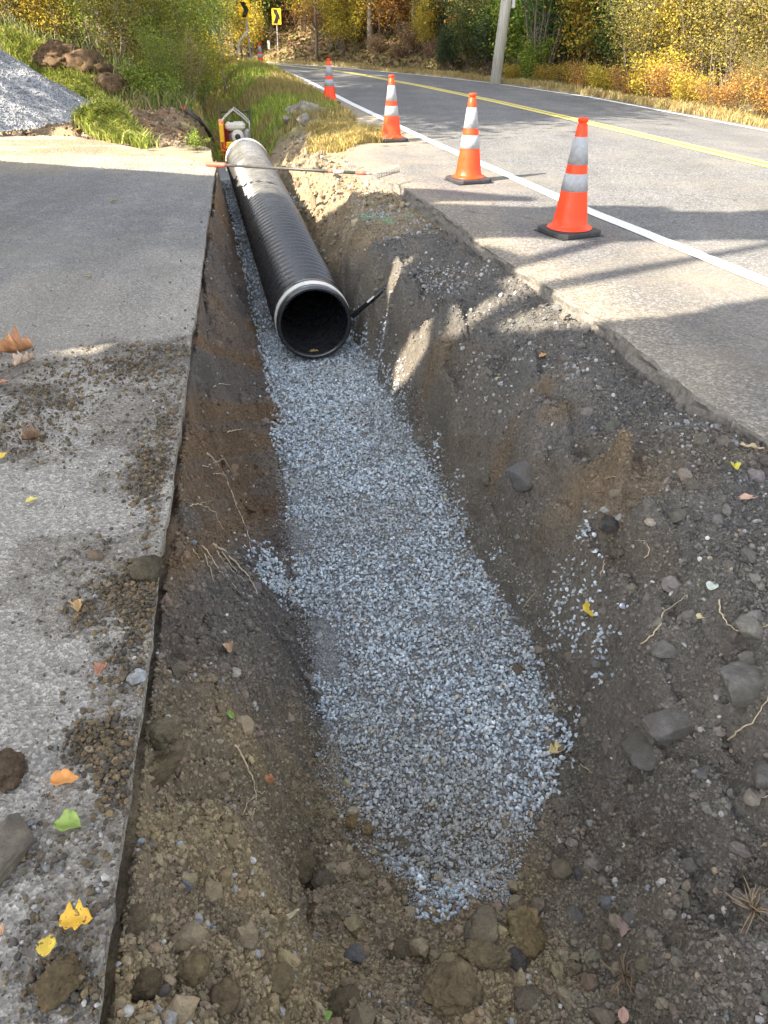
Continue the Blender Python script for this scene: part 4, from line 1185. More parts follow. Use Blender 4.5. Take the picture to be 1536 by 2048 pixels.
def place(proto, x, y, rz, sc, label, cat, group, sink=0.03):
    o = copy_tree(proto) if proto.name in placed else proto
    placed.add(proto.name)
    z = float(surf(np.array([x]), np.array([y]))[0])
    o.location = (float(x), float(y), z - sink); o.rotation_euler = (0, 0, rz); o.scale = (sc, sc, sc * random.uniform(.92, 1.08))
    tag(o, label, cat, group); return o
# ------------------------------------------------------------------ vegetation
sh_green = shrub("green_shrub", 3.2, 2.4, 6500, .085, 'green', 10)
sh_bright = shrub("leafy_shrub", 3.0, 2.4, 5200, .12, 'bright', 9, low=.02, topheavy=.3)
sh_yellow = shrub("yellow_shrub", 3.4, 2.4, 7000, .085, 'yellow', 9)
sh_olive = shrub("thicket_shrub", 3.3, 2.5, 9500, .06, 'olive', 12, .011, bark=M_barkpale, topheavy=.35)
sh_olive2 = shrub("thicket_shrub", 3.6, 2.3, 7500, .055, 'olive', 14, .011, bark=M_bark, topheavy=.5)
sh_rust = shrub("rust_shrub", 1.3, 1.7, 3600, .06, 'rust', 11, .008, low=.02, topheavy=.2)
sh_orange = shrub("golden_shrub", 1.25, 1.6, 3400, .07, 'yellow', 10, .008, low=.02, topheavy=.2)
sh_rusttall = shrub("rust_leaved_shrub", 3.0, 2.6, 5200, .085, 'rust', 11, low=.03, topheavy=.3)
sh_dark = shrub("dark_shrub", 2.6, 2.2, 6500, .08, 'dark', 9, low=.02, topheavy=.3)
sh_weed = shrub("weed_clump", .8, .9, 1300, .06, 'bright', 9, .005, low=.02, topheavy=.2)
def rp(px, off, y0=None):
    """ground point off metres right of the far road edge, under pixel column px"""
    best = None
    for y in np.linspace(8, 45, 600):
        x = float(XR(y)) + off
        zc = y * CT + 1.5 * ST
        e = abs(768 + F * x / zc - px)
        if best is None or e < best[0]: best = (e, x, y)
    return best[1], best[2]
row = [  # photo column, offset, proto, scale
    (1530, 1.3, sh_rust, 1.0), (1485, 1.2, sh_olive, .42), (1440, 1.3, sh_rust, .9), (1395, 1.4, sh_orange, .8), (1345, 1.4, sh_rust, .95), (1300, 1.5, sh_orange, 1.15), (1262, 1.5, sh_rust, .9), (1225, 1.5, sh_orange, .8), (1180, 1.4, sh_rust, .75), (1140, 1.4, sh_orange, .75), (1100, 1.5, sh_orange, .7), (1060, 1.6, sh_bright, .45), (1025, 1.8, sh_orange, .6), (1570, 1.5, sh_rust, 1), (1640, 1.5, sh_orange, 1),
    (1540, 3.0, sh_olive, 1.0), (1490, 2.8, sh_olive2, 1.1), (1440, 3.1, sh_olive, 1.05), (1390, 2.8, sh_olive2, 1.0), (1350, 3.1, sh_yellow, .95), (1310, 2.9, sh_olive, 1.0), (1270, 3.0, sh_olive2, 1.1), (1230, 3.0, sh_green, 1.0), (1190, 2.9, sh_yellow, 1.05), (1150, 3.0, sh_green, 1.0), (1110, 2.9, sh_green, .95), (1070, 2.9, sh_bright, 1.0), (1035, 2.7, sh_bright, .9), (1000, 3.0, sh_bright, .85), (965, 2.6, sh_dark, .95), (935, 2.6, sh_green, .75), (905, 2.4, sh_dark, .62), (885, 2.6, sh_dark, .5),
    (1600, 3.2, sh_olive, 1.1), (1680, 3.3, sh_olive2, 1.2), (1780, 3.4, sh_yellow, 1.2),
    (1560, 5.2, sh_olive2, 1.4), (1500, 5.0, sh_olive, 1.5), (1430, 5.3, sh_yellow, 1.3), (1370, 5.2, sh_olive, 1.4), (1310, 5.0, sh_yellow, 1.4), (1250, 5.3, sh_olive2, 1.4), (1200, 5.1, sh_yellow, 1.4), (1150, 5.0, sh_green, 1.4), (1100, 5.0, sh_olive, 1.4), (1050, 5.0, sh_green, 1.4), (1010, 4.8, sh_olive, 1.3), (975, 4.8, sh_green, 1.1), (940, 4.6, sh_olive, 1.1), (905, 5, sh_dark, .9),
    (1520, 7.8, sh_olive, 1.8), (1430, 7.8, sh_green, 1.8), (1340, 7.6, sh_olive, 1.8), (1260, 7.8, sh_yellow, 1.8), (1190, 7.6, sh_olive, 1.8), (1120, 7.8, sh_green, 1.8), (1060, 7.6, sh_olive, 1.8), (1000, 7.6, sh_yellow, 1.6),
]
names = {'rust_shrub': ('low rust-brown bush at the foot of the thicket beyond the road', 'rust bushes along the far verge'),
         'golden_shrub': ('low golden-leaved bush at the foot of the thicket beyond the road', 'golden bushes along the far verge'),
         'thicket_shrub': ('twiggy olive-brown shrub in the thicket beyond the road', 'twiggy shrubs of the thicket'),
         'yellow_shrub': ('tall yellow-leaved shrub in the thicket beyond the road', 'yellow shrubs of the thicket'),
         'green_shrub': ('tall green-leaved shrub in the thicket beyond the road', 'green shrubs of the thicket'),
         'leafy_shrub': ('bright broad-leaved green shrub near the utility pole', 'bright shrubs by the utility pole'),
         'rust_leaved_shrub': ('tall rust-leaved shrub on the slope beyond the road', 'rust shrubs on the slope'), 'dark_shrub': ('dark green bush left of the utility pole', 'dark bushes left of the pole')}
for px, off, pr_, sc in row:
    x, y = rp(px, off); x += random.uniform(-.2, .2)
    if pr_ in (sh_rust, sh_orange): sc *= .75
    k = pr_.name.split('.')[0]
    place(pr_, x, y, random.uniform(0, 6.28), sc, names[k][0], 'shrub', names[k][1])
# multi-stemmed slender tree right of the pole
ms = shrub("multi_stemmed_tree", 5.5, 2.2, 2600, .07, 'green', 11, .035, low=.3, topheavy=1.2)
x, y = rp(1078, 1.9); place(ms, x, y, .3, 1, 'slender tree of many dark stems right of the utility pole', 'tree', None)

# hillside trees: trunks and leaves, crowns mostly above the frame
tr_y = tree("autumn_tree", 9, .09, .08, 2.3, 5200, .15, 'yellow', limbs=22)
tr_r = tree("autumn_tree", 9, .1, .08, 2.3, 5000, .15, 'rust', limbs=22)
tr_g = tree("autumn_tree", 8, .09, .08, 2.3, 5200, .15, 'green', limbs=22)
tr_b = tree("bare_tree", 10, .11, .3, 2.2, 1200, .14, 'brown', limbs=12)
tr_p = tree("pale_trunk_tree", 9, .07, .35, 2.0, 1200, .14, 'yellow', M_barkpale, limbs=10)
u_small = shrub("undergrowth_shrub", 1.6, 1.9, 2200, .1, 'brown', 10, .012, low=.02, bark=M_barkpale, topheavy=.2)
u_small2 = shrub("undergrowth_shrub", 1.7, 2.0, 2600, .1, 'green', 8, .012, low=.02, topheavy=.2)
u_small3 = shrub("undergrowth_shrub", 1.7, 2.0, 2400, .1, 'yellow', 8, .012, low=.02, topheavy=.2)
lab = {tr_y: ('yellow-leaved tree on the wooded hillside beyond the bend', 'yellow trees on the hillside'), tr_r: ('rust-leaved tree on the wooded hillside beyond the bend', 'rust trees on the hillside'),
       tr_g: ('green-leaved tree on the wooded hillside beyond the bend', 'green trees on the hillside'), tr_b: ('nearly bare dark tree on the wooded hillside', 'bare trees on the hillside'),
       tr_p: ('pale-trunked slender tree on the wooded hillside', 'pale trunks on the hillside')}
def dens(px):
    if px < 600: return [tr_g, tr_y, tr_b, tr_p, tr_y]
    if px < 760: return [tr_y, tr_r, tr_p, tr_b, tr_y]
    if px < 900: return [tr_r, tr_y, tr_b, tr_p, tr_g]
    return [tr_r, tr_b, tr_r, tr_b, tr_p]
for r_i, off in enumerate((3.2, 5.2, 7.5, 10, 13, 17, 22)):
    for px in range(430, 1010, (62, 54, 48, 46, 46, 50, 60)[r_i]):
        q_ = px + random.uniform(-20, 20)
        y = 38 + (600 - q_) * .018 + off * .75 + random.uniform(-.8, .8)
        if q_ > 700: y = 38 - (q_ - 700) * .03 + off * .75
        zc = y * CT + .7; x = (q_ - 768) / F * zc
        if x - float(XR(y)) < 2.2: continue
        if abs(q_ - 553) < 26 and y < 45.5: continue
        if r_i == 0:
            pr_ = random.choice([u_small, u_small3, u_small2, u_small]); lb = {'brown': 0}
            nm = {id(u_small): ('brown leafless-looking brush on the slope beyond the road', 'brown brush on the slope'), id(u_small2): ('green brush at the foot of the wooded slope', 'green brush on the slope'), id(u_small3): ('yellow brush at the foot of the wooded slope', 'yellow brush on the slope')}[id(pr_)]
            place(pr_, x, y, random.uniform(0, 6), random.uniform(.35, .6), nm[0], 'shrub', nm[1])
            continue
        if random.random() < .75:
            ps = random.choice([sh_yellow, sh_olive, sh_green] if q_ < 640 else [sh_yellow, sh_rusttall, sh_olive, sh_rusttall] if q_ < 900 else [sh_rusttall, sh_olive2, sh_dark])
            k_n = ps.name.split('.')[0]
            nm_ = {'yellow_shrub': ('yellow-leaved shrub on the wooded slope beyond the bend', 'yellow shrubs on the slope'), 'thicket_shrub': ('olive twiggy shrub on the wooded slope beyond the bend', 'olive shrubs on the slope'), 'green_shrub': ('green-leaved shrub on the wooded slope beyond the bend', 'green shrubs on the slope'), 'rust_leaved_shrub': names.get('rust_leaved_shrub'), 'dark_shrub': ('dark green bush on the wooded slope beyond the bend', 'dark bushes on the slope')}[k_n]
            place(ps, x + random.uniform(-.9, .9), y - .5, random.uniform(0, 6), random.uniform(.6, 1.0), nm_[0], 'shrub', nm_[1])
        if random.random() < .5: continue
        pr_ = random.choice(dens(q_)); place(pr_, x, y, random.uniform(0, 6.28), random.uniform(.75, 1.2), lab[pr_][0], 'tree', lab[pr_][1])
        if random.random() < .55:
            pr_ = random.choice([u_small, u_small3, u_small]); nm = {id(u_small): ('brown leafless-looking brush on the slope beyond the road', 'brown brush on the slope'), id(u_small3): ('yellow brush at the foot of the wooded slope', 'yellow brush on the slope')}[id(pr_)]
            place(pr_, x + random.uniform(-1, 1), y + random.uniform(-1, 1), random.uniform(0, 6), random.uniform(.5, .9), nm[0], 'shrub', nm[1])
# the green-crowned tree standing out at the middle of the hillside
gt = tree("green_tree", 6, .16, .18, 1.9, 4200, .16, 'green', limbs=16)
x = gpt(742, 120, 40); place(gt, x[0], x[1], .5, 1, 'round green-crowned tree in front of the rust-coloured woods', 'tree', None)

# left bank: tall trees (shade on the road) and dense shrubs
sh_lb = shrub("bank_shrub", 3.4, 2.8, 7500, .07, 'bright', 11, topheavy=.3, low=.01)
sh_lb2 = shrub("bank_shrub", 3.2, 2.6, 6000, .07, 'olive', 12, topheavy=.3, low=.01, bark=M_barkpale)
sh_lb3 = shrub("bank_shrub", 3.0, 2.6, 7500, .075, 'yellow', 10, topheavy=.3, low=.01)
lbn = {id(sh_lb): ('dense green shrub on the left bank above the ditch', 'green shrubs on the left bank'), id(sh_lb2): ('olive-brown twiggy shrub on the left bank above the ditch', 'olive shrubs on the left bank'), id(sh_lb3): ('yellowing shrub on the left bank above the ditch', 'yellow shrubs on the left bank')}
for px, y, pr_, sc in ((-40, 19, sh_lb2, .8), (30, 18.5, sh_lb2, .7), (90, 19, sh_lb3, .7), (150, 18.5, sh_lb3, .75), (205, 18, sh_lb, .8), (250, 17.6, sh_lb2, .6), (290, 18.2, sh_lb3, .7), (330, 17.5, sh_lb, .62), (365, 19.5, sh_lb, .75), (395, 21, sh_lb3, .6), (415, 23.5, sh_lb, .55), (375, 16.6, sh_lb2, .36), (335, 15.8, sh_lb, .32), (405, 18.2, sh_lb, .4),
                       (0, 22.5, sh_lb3, 1.0), (70, 22, sh_lb, 1), (140, 22.5, sh_lb3, 1), (200, 22, sh_lb2, 1), (260, 22.5, sh_lb, 1), (310, 22, sh_lb2, 1), (350, 24, sh_lb3, .9), (385, 26, sh_lb, .8), (420, 28, sh_lb2, .7), (400, 30, sh_lb, .9),
                       (-60, 27, sh_lb, 1.4), (40, 28, sh_lb3, 1.4), (120, 28, sh_lb2, 1.4), (200, 28, sh_lb3, 1.4), (280, 29, sh_lb, 1.4), (350, 31, sh_lb2, 1.3), (410, 34, sh_lb, 1.1)):
    p_ = gpt(px, 0, y); place(pr_, p_[0], p_[1], random.uniform(0, 6.28), sc, lbn[id(pr_)][0], 'shrub', lbn[id(pr_)][1])
big1 = tree("roadside_tree", 13, .19, .55, 3.4, 13000, .24, 'yellow', limbs=22)
big2 = tree("roadside_tree", 14, .2, .55, 3.6, 13000, .24, 'green', M_barkpale, limbs=22)
k_ = 0
for x, y, pr_, sc in ((-9.8, 8.6, big2, .85), (-9.4, 11.8, big1, .9), (-9.3, 15.2, big2, .9), (-9.6, 18.6, big1, .95), (-12.6, 10, big2, 1), (-12.8, 16.5, big2, 1.05), (-12.5, 22, big2, 1), (-14, 28, big2, 1.1), (-15, 34, big1, 1.0)):
    k_ += 1
    place(pr_, x, y, k_ * 1.3, sc, 'tall roadside tree on the left bank shading the road' if pr_ is big1 else 'tall green roadside tree on the left bank', 'tree', 'yellow roadside trees' if pr_ is big1 else 'green roadside trees')
# bare leaning sapling by the ditch
for (pa, pb, pm, yy_, lb) in (((452, 145), (428, 58), (440, 100), 22, 'bare crooked sapling leaning over the ditch left of the signs'),):
    g0 = gpt(pa[0], pa[1], yy_); m0 = ppt(*pm, yy_); t0 = ppt(*pb, yy_)
    o = MB().tube([Vector((0, 0, -.1)), Vector(m0 - g0), Vector(t0 - g0)], [.035, .028, .012], 7)
    for k in range(5):
        s0 = Vector(m0 - g0).lerp(Vector(t0 - g0), k / 5); o.tube([s0, s0 + Vector((random.uniform(-.3, .3), random.uniform(-.2, .2), .25))], [.01, .003], 5, False)
    o = o.build("bare_sapling", M_barkpale); o.location = g0; tag(o, lb, 'sapling')
for i_, (px, py, hpx, lb) in enumerate(((122, 118, 92, 'tall dry stalk standing in front of the biggest sod lump'), (180, 122, 48, 'short dry stalk right of the tall one'), (236, 138, 40, 'dry stalk behind the reddish sod lump'))):
    g0 = ground(px, py); zc = g0[1] * CT + .4; hh_ = hpx / F * zc
    o = MB().tube([(0, 0, -.05), (.01, 0, hh_ * .5), (-.03, 0, hh_)], [.007, .006, .003], 6).build("dry_stalk", M_barkpale); o.location = g0; tag(o, lb, 'stalk')

# out of frame: building and spruce added to cast the foreground shade
M_wallp = simple("painted_siding", (.5, .48, .42), .8, 0, .08, 5)
M_roof = simple("roof_shingles", (.09, .085, .08), .95, 0, .3, 12, .6)
hx = Vector((-.93, .37, 0)).normalized(); hy = Vector((-.37, -.93, 0)).normalized()
hA = Vector((-4.45, 5.05, 0)); EV = 4.0
ga = empty("shade_garage", hA, 0, 'unseen building with a dark shingled roof, added to cast shade over the driveway', 'shade_garage')
def hb_(u0, v0, w0, u1, v1, w1):
    m_ = MB(); vs = [hx * u + hy * v_ + Vector((0, 0, w_)) for w_ in (w0, w1) for v_ in (v0, v1) for u in (u0, u1)]
    m_.add(vs, [(0, 1, 3, 2), (4, 6, 7, 5), (0, 4, 5, 1), (2, 3, 7, 6), (0, 2, 6, 4), (1, 5, 7, 3)]); return m_
wl = hb_(.3, .3, -.1, 10.7, 3.2, 3.9)
ux = [(.3, 3.2), (10.7, 3.2)]
wl.build("wall", M_wallp, ga)
rf = MB()
def hp_(u, v_, w_): return hx * u + hy * v_ + Vector((0, 0, w_))
for u0, u1 in ((0, 11),):
    vs = [hp_(u0, 0, EV - .12), hp_(u0, 1.75, 4.85), hp_(u0, 3.5, EV - .12), hp_(u1, 0, EV - .12), hp_(u1, 1.75, 4.85), hp_(u1, 3.5, EV - .12)]
    vs += [v_ + Vector((0, 0, .12)) for v_ in vs]
    rf.add(vs, [(0, 3, 4, 1), (1, 4, 5, 2), (6, 7, 10, 9), (7, 8, 11, 10), (0, 1, 7, 6), (1, 2, 8, 7), (3, 9, 10, 4), (4, 10, 11, 5), (0, 6, 9, 3), (2, 5, 11, 8)])
rf.build("roof", M_roof, ga)
hb_(.28, .28, 2.3, .31, 3.2, 4.0) 
hb_(3, .27, .0, 5.8, .3, 2.3).build("garage_door", simple("white_door_paint", (.7, .7, .68), .6), ga)
hb_(7, .27, 1.1, 8.2, .3, 2.2).build("window", simple("dark_glass", (.03, .04, .05), .1), ga)

sp_ = Vector((-8.6, -1.2, 0))
st_ = empty("shade_spruce", sp_, 0, 'added unseen spruce, boughs laid out to cast bands of shade', 'tree')
tb = MB().tube([(0, 0, -.3), (0, 0, 5), (.1, .1, 10.5)], [.3, .2, .04], 10)
def unshade(gx_, gy_, h_): return Vector((gx_ - .86 / .8 * h_, gy_ - .5 / .8 * h_, h_))
BO = [  # ends and half widths of the shade each bough throws; whether it is one of the near boughs
    ((-2.2, 7.75), (1.25, 6.95), .50, .12, 1), ((-1.8, 7.0), (.4, 6.75), .5, .22, 1), ((.3, 6.5), (1.25, 6.42), .2, .22, 1), ((.15, 5.3), (.72, 4.85), .3, .3, 1), ((-1.1, 4.95), (.6, 5.0), .62, .55, 1),
    ((-3.0, 6.3), (.6, 5.95), .7, .4, 1), ((.2, 6.0), (2.3, 6.08), .45, .6, 1), ((2.1, 5.98), (5.5, 5.85), .52, .36, 1),
    ((-3.0, 5.0), (-1.0, 5.0), 1.1, .55, 1), ((-3.2, 4.0), (-.8, 4.05), 1.0, .5, 1), ((-1.2, 3.7), (1.0, 3.35), .62, .42, 1), ((.8, 3.3), (2.6, 3.75), .35, .5, 1), ((2.4, 3.9), (5.5, 4.75), .55, .6, 1),
    ((-3, 2.6), (1.2, 2.75), .8, .5, 0), ((1.0, 2.7), (4.5, 3.1), .5, .6, 0), ((-3, 1.4), (1.2, 1.7), .9, .7, 0), ((1.0, 1.7), (4.2, 2.0), .7, .6, 0),
    ((-3, .2), (1.0, .6), .9, .7, 0), ((.9, .6), (4, .9), .7, .6, 0), ((-3, -.9), (3.4, -.5), .9, .7, 0)]
SA = np.array([-.864, -.503])
def bough_pt(g2, D):
    dist = D - g2 @ SA
    return np.concatenate([g2 + dist[..., None] * SA, (dist * .804)[..., None]], -1)
CV = []
for (a0, a1, w0, w1, front) in BO:
    a0 = np.array(a0); a1 = np.array(a1); ln = np.linalg.norm(a1 - a0); D = 5.0 if front else 8.5
    m3 = bough_pt(a0 + (a1 - a0) * .2, D) - np.array(sp_); e3 = bough_pt(a1, D) - np.array(sp_); s3 = bough_pt(a0, D) - np.array(sp_)
    tb.tube([Vector((0, 0, max(1, s3[2] - 1.0))), Vector(s3), Vector(m3), Vector(e3)], [.09, .07, .05, .012], 6)
    nl = int(ln * (w0 + w1) * 2400)
    f = rng.random(nl); wf = w0 + (w1 - w0) * f + .05 * np.sin(f * ln * 4 + ln)
    pr = np.array([-(a1 - a0)[1], (a1 - a0)[0]]) / ln
    g2 = a0 + f[:, None] * (a1 - a0) + (rng.uniform(-1, 1, nl) * wf)[:, None] * pr
    sa_ = np.array([-.55, 4.95]); sb_ = np.array([.03, 5.3]); tt_ = np.clip(((g2 - sa_) @ (sb_ - sa_)) / ((sb_ - sa_) @ (sb_ - sa_)), 0, 1)
    ok_ = np.linalg.norm(g2 - sa_ - tt_[:, None] * (sb_ - sa_), axis=1) > .13   # slit left open so a streak of sun reaches the trench bank
    g2 = g2[ok_]; nl = len(g2)
    CV.append(bough_pt(g2, D + rng.normal(0, .15, nl)) - np.array(sp_))
cen = np.concatenate(CV)
V, Fq, C = cards(cen, rng.uniform(.07, .13, len(cen)), pal(len(cen), *PALS['dark'], .2), .45, .7)
tb.build("trunk", M_bark, st_); link("crown", npmesh("crown", V, Fq, C), M_leaf, st_)

# ------------------------------------------------------------------ grass
def blades(name, x, y, hgt, width, cols, label, lean=.5, lift=0.0, seg=2):
    n = len(x); z = surf(x, y) + lift
    a_ = rng.uniform(0, 6.28, n); dx, dy = np.cos(a_), np.sin(a_)
    b_ = rng.uniform(0, 6.28, n); lx = np.cos(b_) * lean * hgt * rng.uniform(.3, 1, n); ly = np.sin(b_) * lean * hgt * rng.uniform(.3, 1, n)
    w_ = width * .5
    p0 = np.stack([x - dx * w_, y - dy * w_, z - .01], -1); p1 = np.stack([x + dx * w_, y + dy * w_, z - .01], -1)
    m0 = np.stack([x + lx * .35 + dx * w_ * .8, y + ly * .35 + dy * w_ * .8, z + hgt * .6], -1); m1 = np.stack([x + lx * .35 - dx * w_ * .8, y + ly * .35 - dy * w_ * .8, z + hgt * .6], -1)
    t0 = np.stack([x + lx, y + ly, z + hgt * (1 - .25 * lean)], -1); t1 = t0 + np.stack([dx * .001, dy * .001, dx * 0], -1)
    V = np.stack([p0, p1, m0, m1, t0, t1], 1).reshape(-1, 3)
    k = (np.arange(n) * 6)[:, None]
    Fq = np.concatenate([k + np.array([0, 1, 2, 3]), k + np.array([3, 2, 4, 5])])
    return tag(link(name, npmesh(name, V, Fq, np.repeat(cols, 6, 0)), M_grass), label, 'grass', kind='stuff')
# verge between ditch and pavement
n = 60000
y = 12.3 + 24 * rng.random(n) ** 1.5; x = XE(y) - .3 + rng.random(n) * (XP(y) + .06 - XE(y) + .3)
m = (rng.random(n) < sst(12.4, 13.4, y + .5 * fbm(x, y, 1.5, 2, 601)) * sst(-.1, .25, x - XLb(y) + .4 * sst(13, 16, y)) * (.35 + .65 * sst(-.4, .3, fbm(x, y, 1.2, 3, 602))))
x, y = x[m], y[m]; n = len(x)
mixk = sst(-.3, .3, fbm(x, y, .9, 3, 603) - .25 * sst(1.0, .2, XP(y) - x))
cg_ = pal(n, [(.17, .24, .03), (.27, .32, .05), (.4, .38, .08), (.1, .15, .03)], [4, 4, 3, 2], .2); cd_ = pal(n, [(.36, .28, .11), (.28, .2, .08), (.22, .14, .06), (.3, .27, .08)], [3, 3, 2, 2], .2)
blades("verge_grass", x, y, rng.uniform(.07, .2, n), rng.uniform(.008, .016, n), cg_ * mixk[:, None] + cd_ * (1 - mixk[:, None]), 'green and brown grass on the verge between ditch and road')
# dry yellow patch
n = 9000
pa = P(705, 268, .02); th = rng.uniform(0, 6.28, n); rr = np.sqrt(rng.random(n)) * (1 + .25 * np.sin(th * 3 + 1))
x = pa[0] - .12 + rr * np.cos(th) * .62; y = pa[1] + rr * np.sin(th) * 1.15 - (x - pa[0]) * .8
blades("dry_grass", x, y, rng.uniform(.05, .13, n), rng.uniform(.008, .015, n), pal(n, [(.5, .4, .14), (.42, .3, .09), (.55, .47, .2), (.35, .32, .08)], [4, 3, 3, 2], .2), 'dry yellow grass patch spilling onto the shoulder', .9)
# lush weeds between the gravel heap and the torn earth
def inpoly(x, y, pl):
    c = False; j = len(pl) - 1
    for i in range(len(pl)):
        if (pl[i][1] > y) != (pl[j][1] > y) and x < (pl[j][0] - pl[i][0]) * (y - pl[i][1]) / (pl[j][1] - pl[i][1]) + pl[i][0]: c = not c
        j = i
    return c
pl = [(0, 70), (60, 88), (112, 104), (135, 138), (190, 180), (235, 215), (262, 262), (305, 298), (262, 292), (215, 285), (175, 262), (120, 195), (60, 132), (10, 95)]
tx = []
while len(tx) < 620:
    a_, b_ = random.uniform(0, 310), random.uniform(70, 300)
    if inpoly(a_, b_, pl):
        g0 = ground(a_, b_)
        if np.hypot(g0[0] - pc_[0], g0[1] - pc_[1]) > PR * .93: tx.append(g0[:2])
tx = np.array(tx); k_ = rng.integers(0, len(tx), 15000); n = len(k_)
x = tx[k_, 0] + rng.normal(0, .05, n); y = tx[k_, 1] + rng.normal(0, .06, n)
blades("bank_grass", x, y, rng.uniform(.07, .24, n), rng.uniform(.012, .026, n), pal(n, [(.22, .27, .05), (.34, .36, .07), (.44, .39, .12), (.15, .18, .04)], [3, 4, 3, 2], .2), 'lush yellow-green weeds between the gravel heap and the torn earth', .9)
n = 14000
y = 14 + 13 * rng.random(n); d = rng.random(n) * 7; x = XE(y) - .1 - d
blades("bank_undergrowth", x, y, rng.uniform(.15, .45, n), rng.uniform(.012, .022, n), pal(n, [(.1, .14, .03), (.16, .19, .04), (.26, .22, .09), (.3, .24, .12), (.07, .09, .03)], [4, 3, 2, 2, 2], .2), 'rank weeds growing under the shrubs of the left bank', .6)
# lumps, stones and roots in the torn-up bank
n = 9000
y = 11.0 + 5 * rng.random(n) ** 1.3; d = rng.random(n) * 3.6; x = XE(y) - d + .3
m = (y > drive_far(x) - .1) & (rng.random(n) < .35 + .65 * sst(-.2, .4, fbm(x, y, 1.3, 3, 621)))
x, y = x[m], y[m]; n = len(x)
tag(stones("bank_clods", np.stack([x, y, surf(x, y)], -1), .006 * (6.5 ** (rng.random(n) ** 1.9)), pal(n, [(.17, .115, .07), (.13, .085, .05), (.26, .2, .13), (.3, .26, .2)], [4, 3, 2, 1]), M_clod, 1, (.6, 1), .2, False, .1), 'brown clods and stones on the torn-up left bank', 'soil', kind='stuff')
# weed clumps
for px, py, sc, lb in ((285, 190, .8, 'leafy weed clump on the bank right of the sod lumps'), (325, 215, .7, 'leafy weed clump above the compactor hose'), (150, 215, .6, 'weed clump at the edge of the gravel heap'), (345, 185, .7, 'weed clump under the bank shrubs near the ditch'), (210, 240, .45, 'low weed clump at the driveway end'), (395, 300, .3, 'small pale weed at the lip beside the compactor')):
    g0 = ground(px, py); o = place(sh_weed, g0[0], g0[1], random.uniform(0, 6), sc, lb, 'weed', 'leafy weeds on the left bank')
# far verge dry grass
n = 26000
y = 10 + 32 * rng.random(n) ** 1.4; x = XR(y) + .2 + rng.random(n) ** 1.4 * 1.7
blades("far_verge_grass", x, y, rng.uniform(.05, .2, n), rng.uniform(.012, .02, n), pal(n, [(.4, .31, .14), (.32, .23, .1), (.45, .37, .18), (.28, .27, .08), (.36, .2, .07)], [4, 3, 3, 2, 1], .2), 'dry tan grass along the far side of the road', .7)
# leaf litter on the slope
n = 26000
y = 27 + 22 * rng.random(n); x = XR(y) + 1.2 + rng.random(n) ** 1.2 * 16
z = surf(x, y) + .04
V, Fq, C = cards(np.stack([x, y, z], -1), rng.uniform(.1, .22, n), pal(n, [(.2, .13, .07), (.28, .19, .1), (.14, .09, .05), (.34, .25, .1), (.1, .12, .03), (.26, .26, .05)], [4, 3, 3, 1.5, 3, 1.5], .25), .4, .7)
tag(link("leaf_litter", npmesh("leaf_litter", V, Fq, C), M_leaf), 'brown fallen leaves and brush covering the wooded slope', 'leaf litter', kind='stuff')

# ------------------------------------------------------------------ single fallen leaves
LM = {}
def lmat(col, spot=0):
    k = (tuple(col), spot)
    if k in LM: return LM[k]
    m, nt, b = newmat("fallen_leaf_material"); v = coord(nt, True)
    f = ramp(nt, noise(nt, v, 60, 5, .6), [(.3, .75), (.7, 1.2)]); c = mixc(nt, 1.0, tuple(col), f, 'MULTIPLY')
    if spot: c = mixc(nt, ramp(nt, noise(nt, v, 110, 2), [(.62, 0), (.68, .85)]), c, (.07, .04, .02))
    nt.links.new(c, b.inputs["Base Color"]); b.inputs["Roughness"].default_value = .6; bump(nt, b, noise(nt, v, 90, 3), .3, .002)
    LM[k] = m; return m
def leaf(px, py, wpx, col, label, kind=0, rz=None, curl=.2, spot=0, asp=.62):
    p = ground(px, py); zc = p[1] * CT + (H - p[2]) * ST; s_ = wpx / F * zc
    t = empty("fallen_leaf", (p[0], p[1], p[2] + .012), rz if rz is not None else random.uniform(0, 6.28), label, 'leaf', 'fallen leaves')
    n_ = 22; b_ = MB(); prof = []
    for k in range(n_ + 1):
        f = k / n_; w_ = math.sin(math.pi * f ** .8) ** .8 * asp * .5
        if kind == 1: w_ *= 1 + .28 * math.cos(f * 22) + .12 * math.cos(f * 9)
        else: w_ *= 1 + .04 * math.cos(f * 40)
        prof.append((f - .5, max(w_, .004)))
    V = []; Fc = []
    ph = random.uniform(0, 6)
    for (f, w_) in prof:
        for j in range(5):
            g_ = (j - 2) / 2
            zz = 1.7 * curl * (abs(g_) ** 1.5 * w_ * 1.5 + .35 * f * f + .09 * math.sin(f * 14 + g_ * 3 + ph) * abs(g_)) * s_
            V.append((f * s_, g_ * w_ * s_, zz))
    for i_ in range(n_):
        for j in range(4):
            a_ = i_ * 5 + j; Fc.append((a_, a_ + 5, a_ + 6, a_ + 1))
    b_.add(V, Fc, True); bl = b_.build("blade", lmat(col, spot), t)
    mo = bl.modifiers.new("th", 'SOLIDIFY'); mo.thickness = .0006
    MB().tube([(-.46 * s_, 0, curl * .09 * s_ + .001), (-.6 * s_, .02 * s_, .012 * s_ + .002), (-.72 * s_, .05 * s_, .004)], [.011 * s_, .009 * s_, .007 * s_], 5).build("stalk", lmat((.3, .22, .1)), t)
    t.rotation_euler = (random.uniform(-.15, .15), random.uniform(-.15, .15), t.rotation_euler[2])
    return t
YL = (.68, .48, .06); OR = (.62, .27, .07); GRN = (.25, .34, .07); TN = (.42, .26, .15); PK = (.5, .3, .22); RU = (.34, .13, .06)
leaf(36, 710, 66, (.42, .2, .09), 'large orange-brown curled leaf in the dark dirt on the driveway', 1, .2, .7)
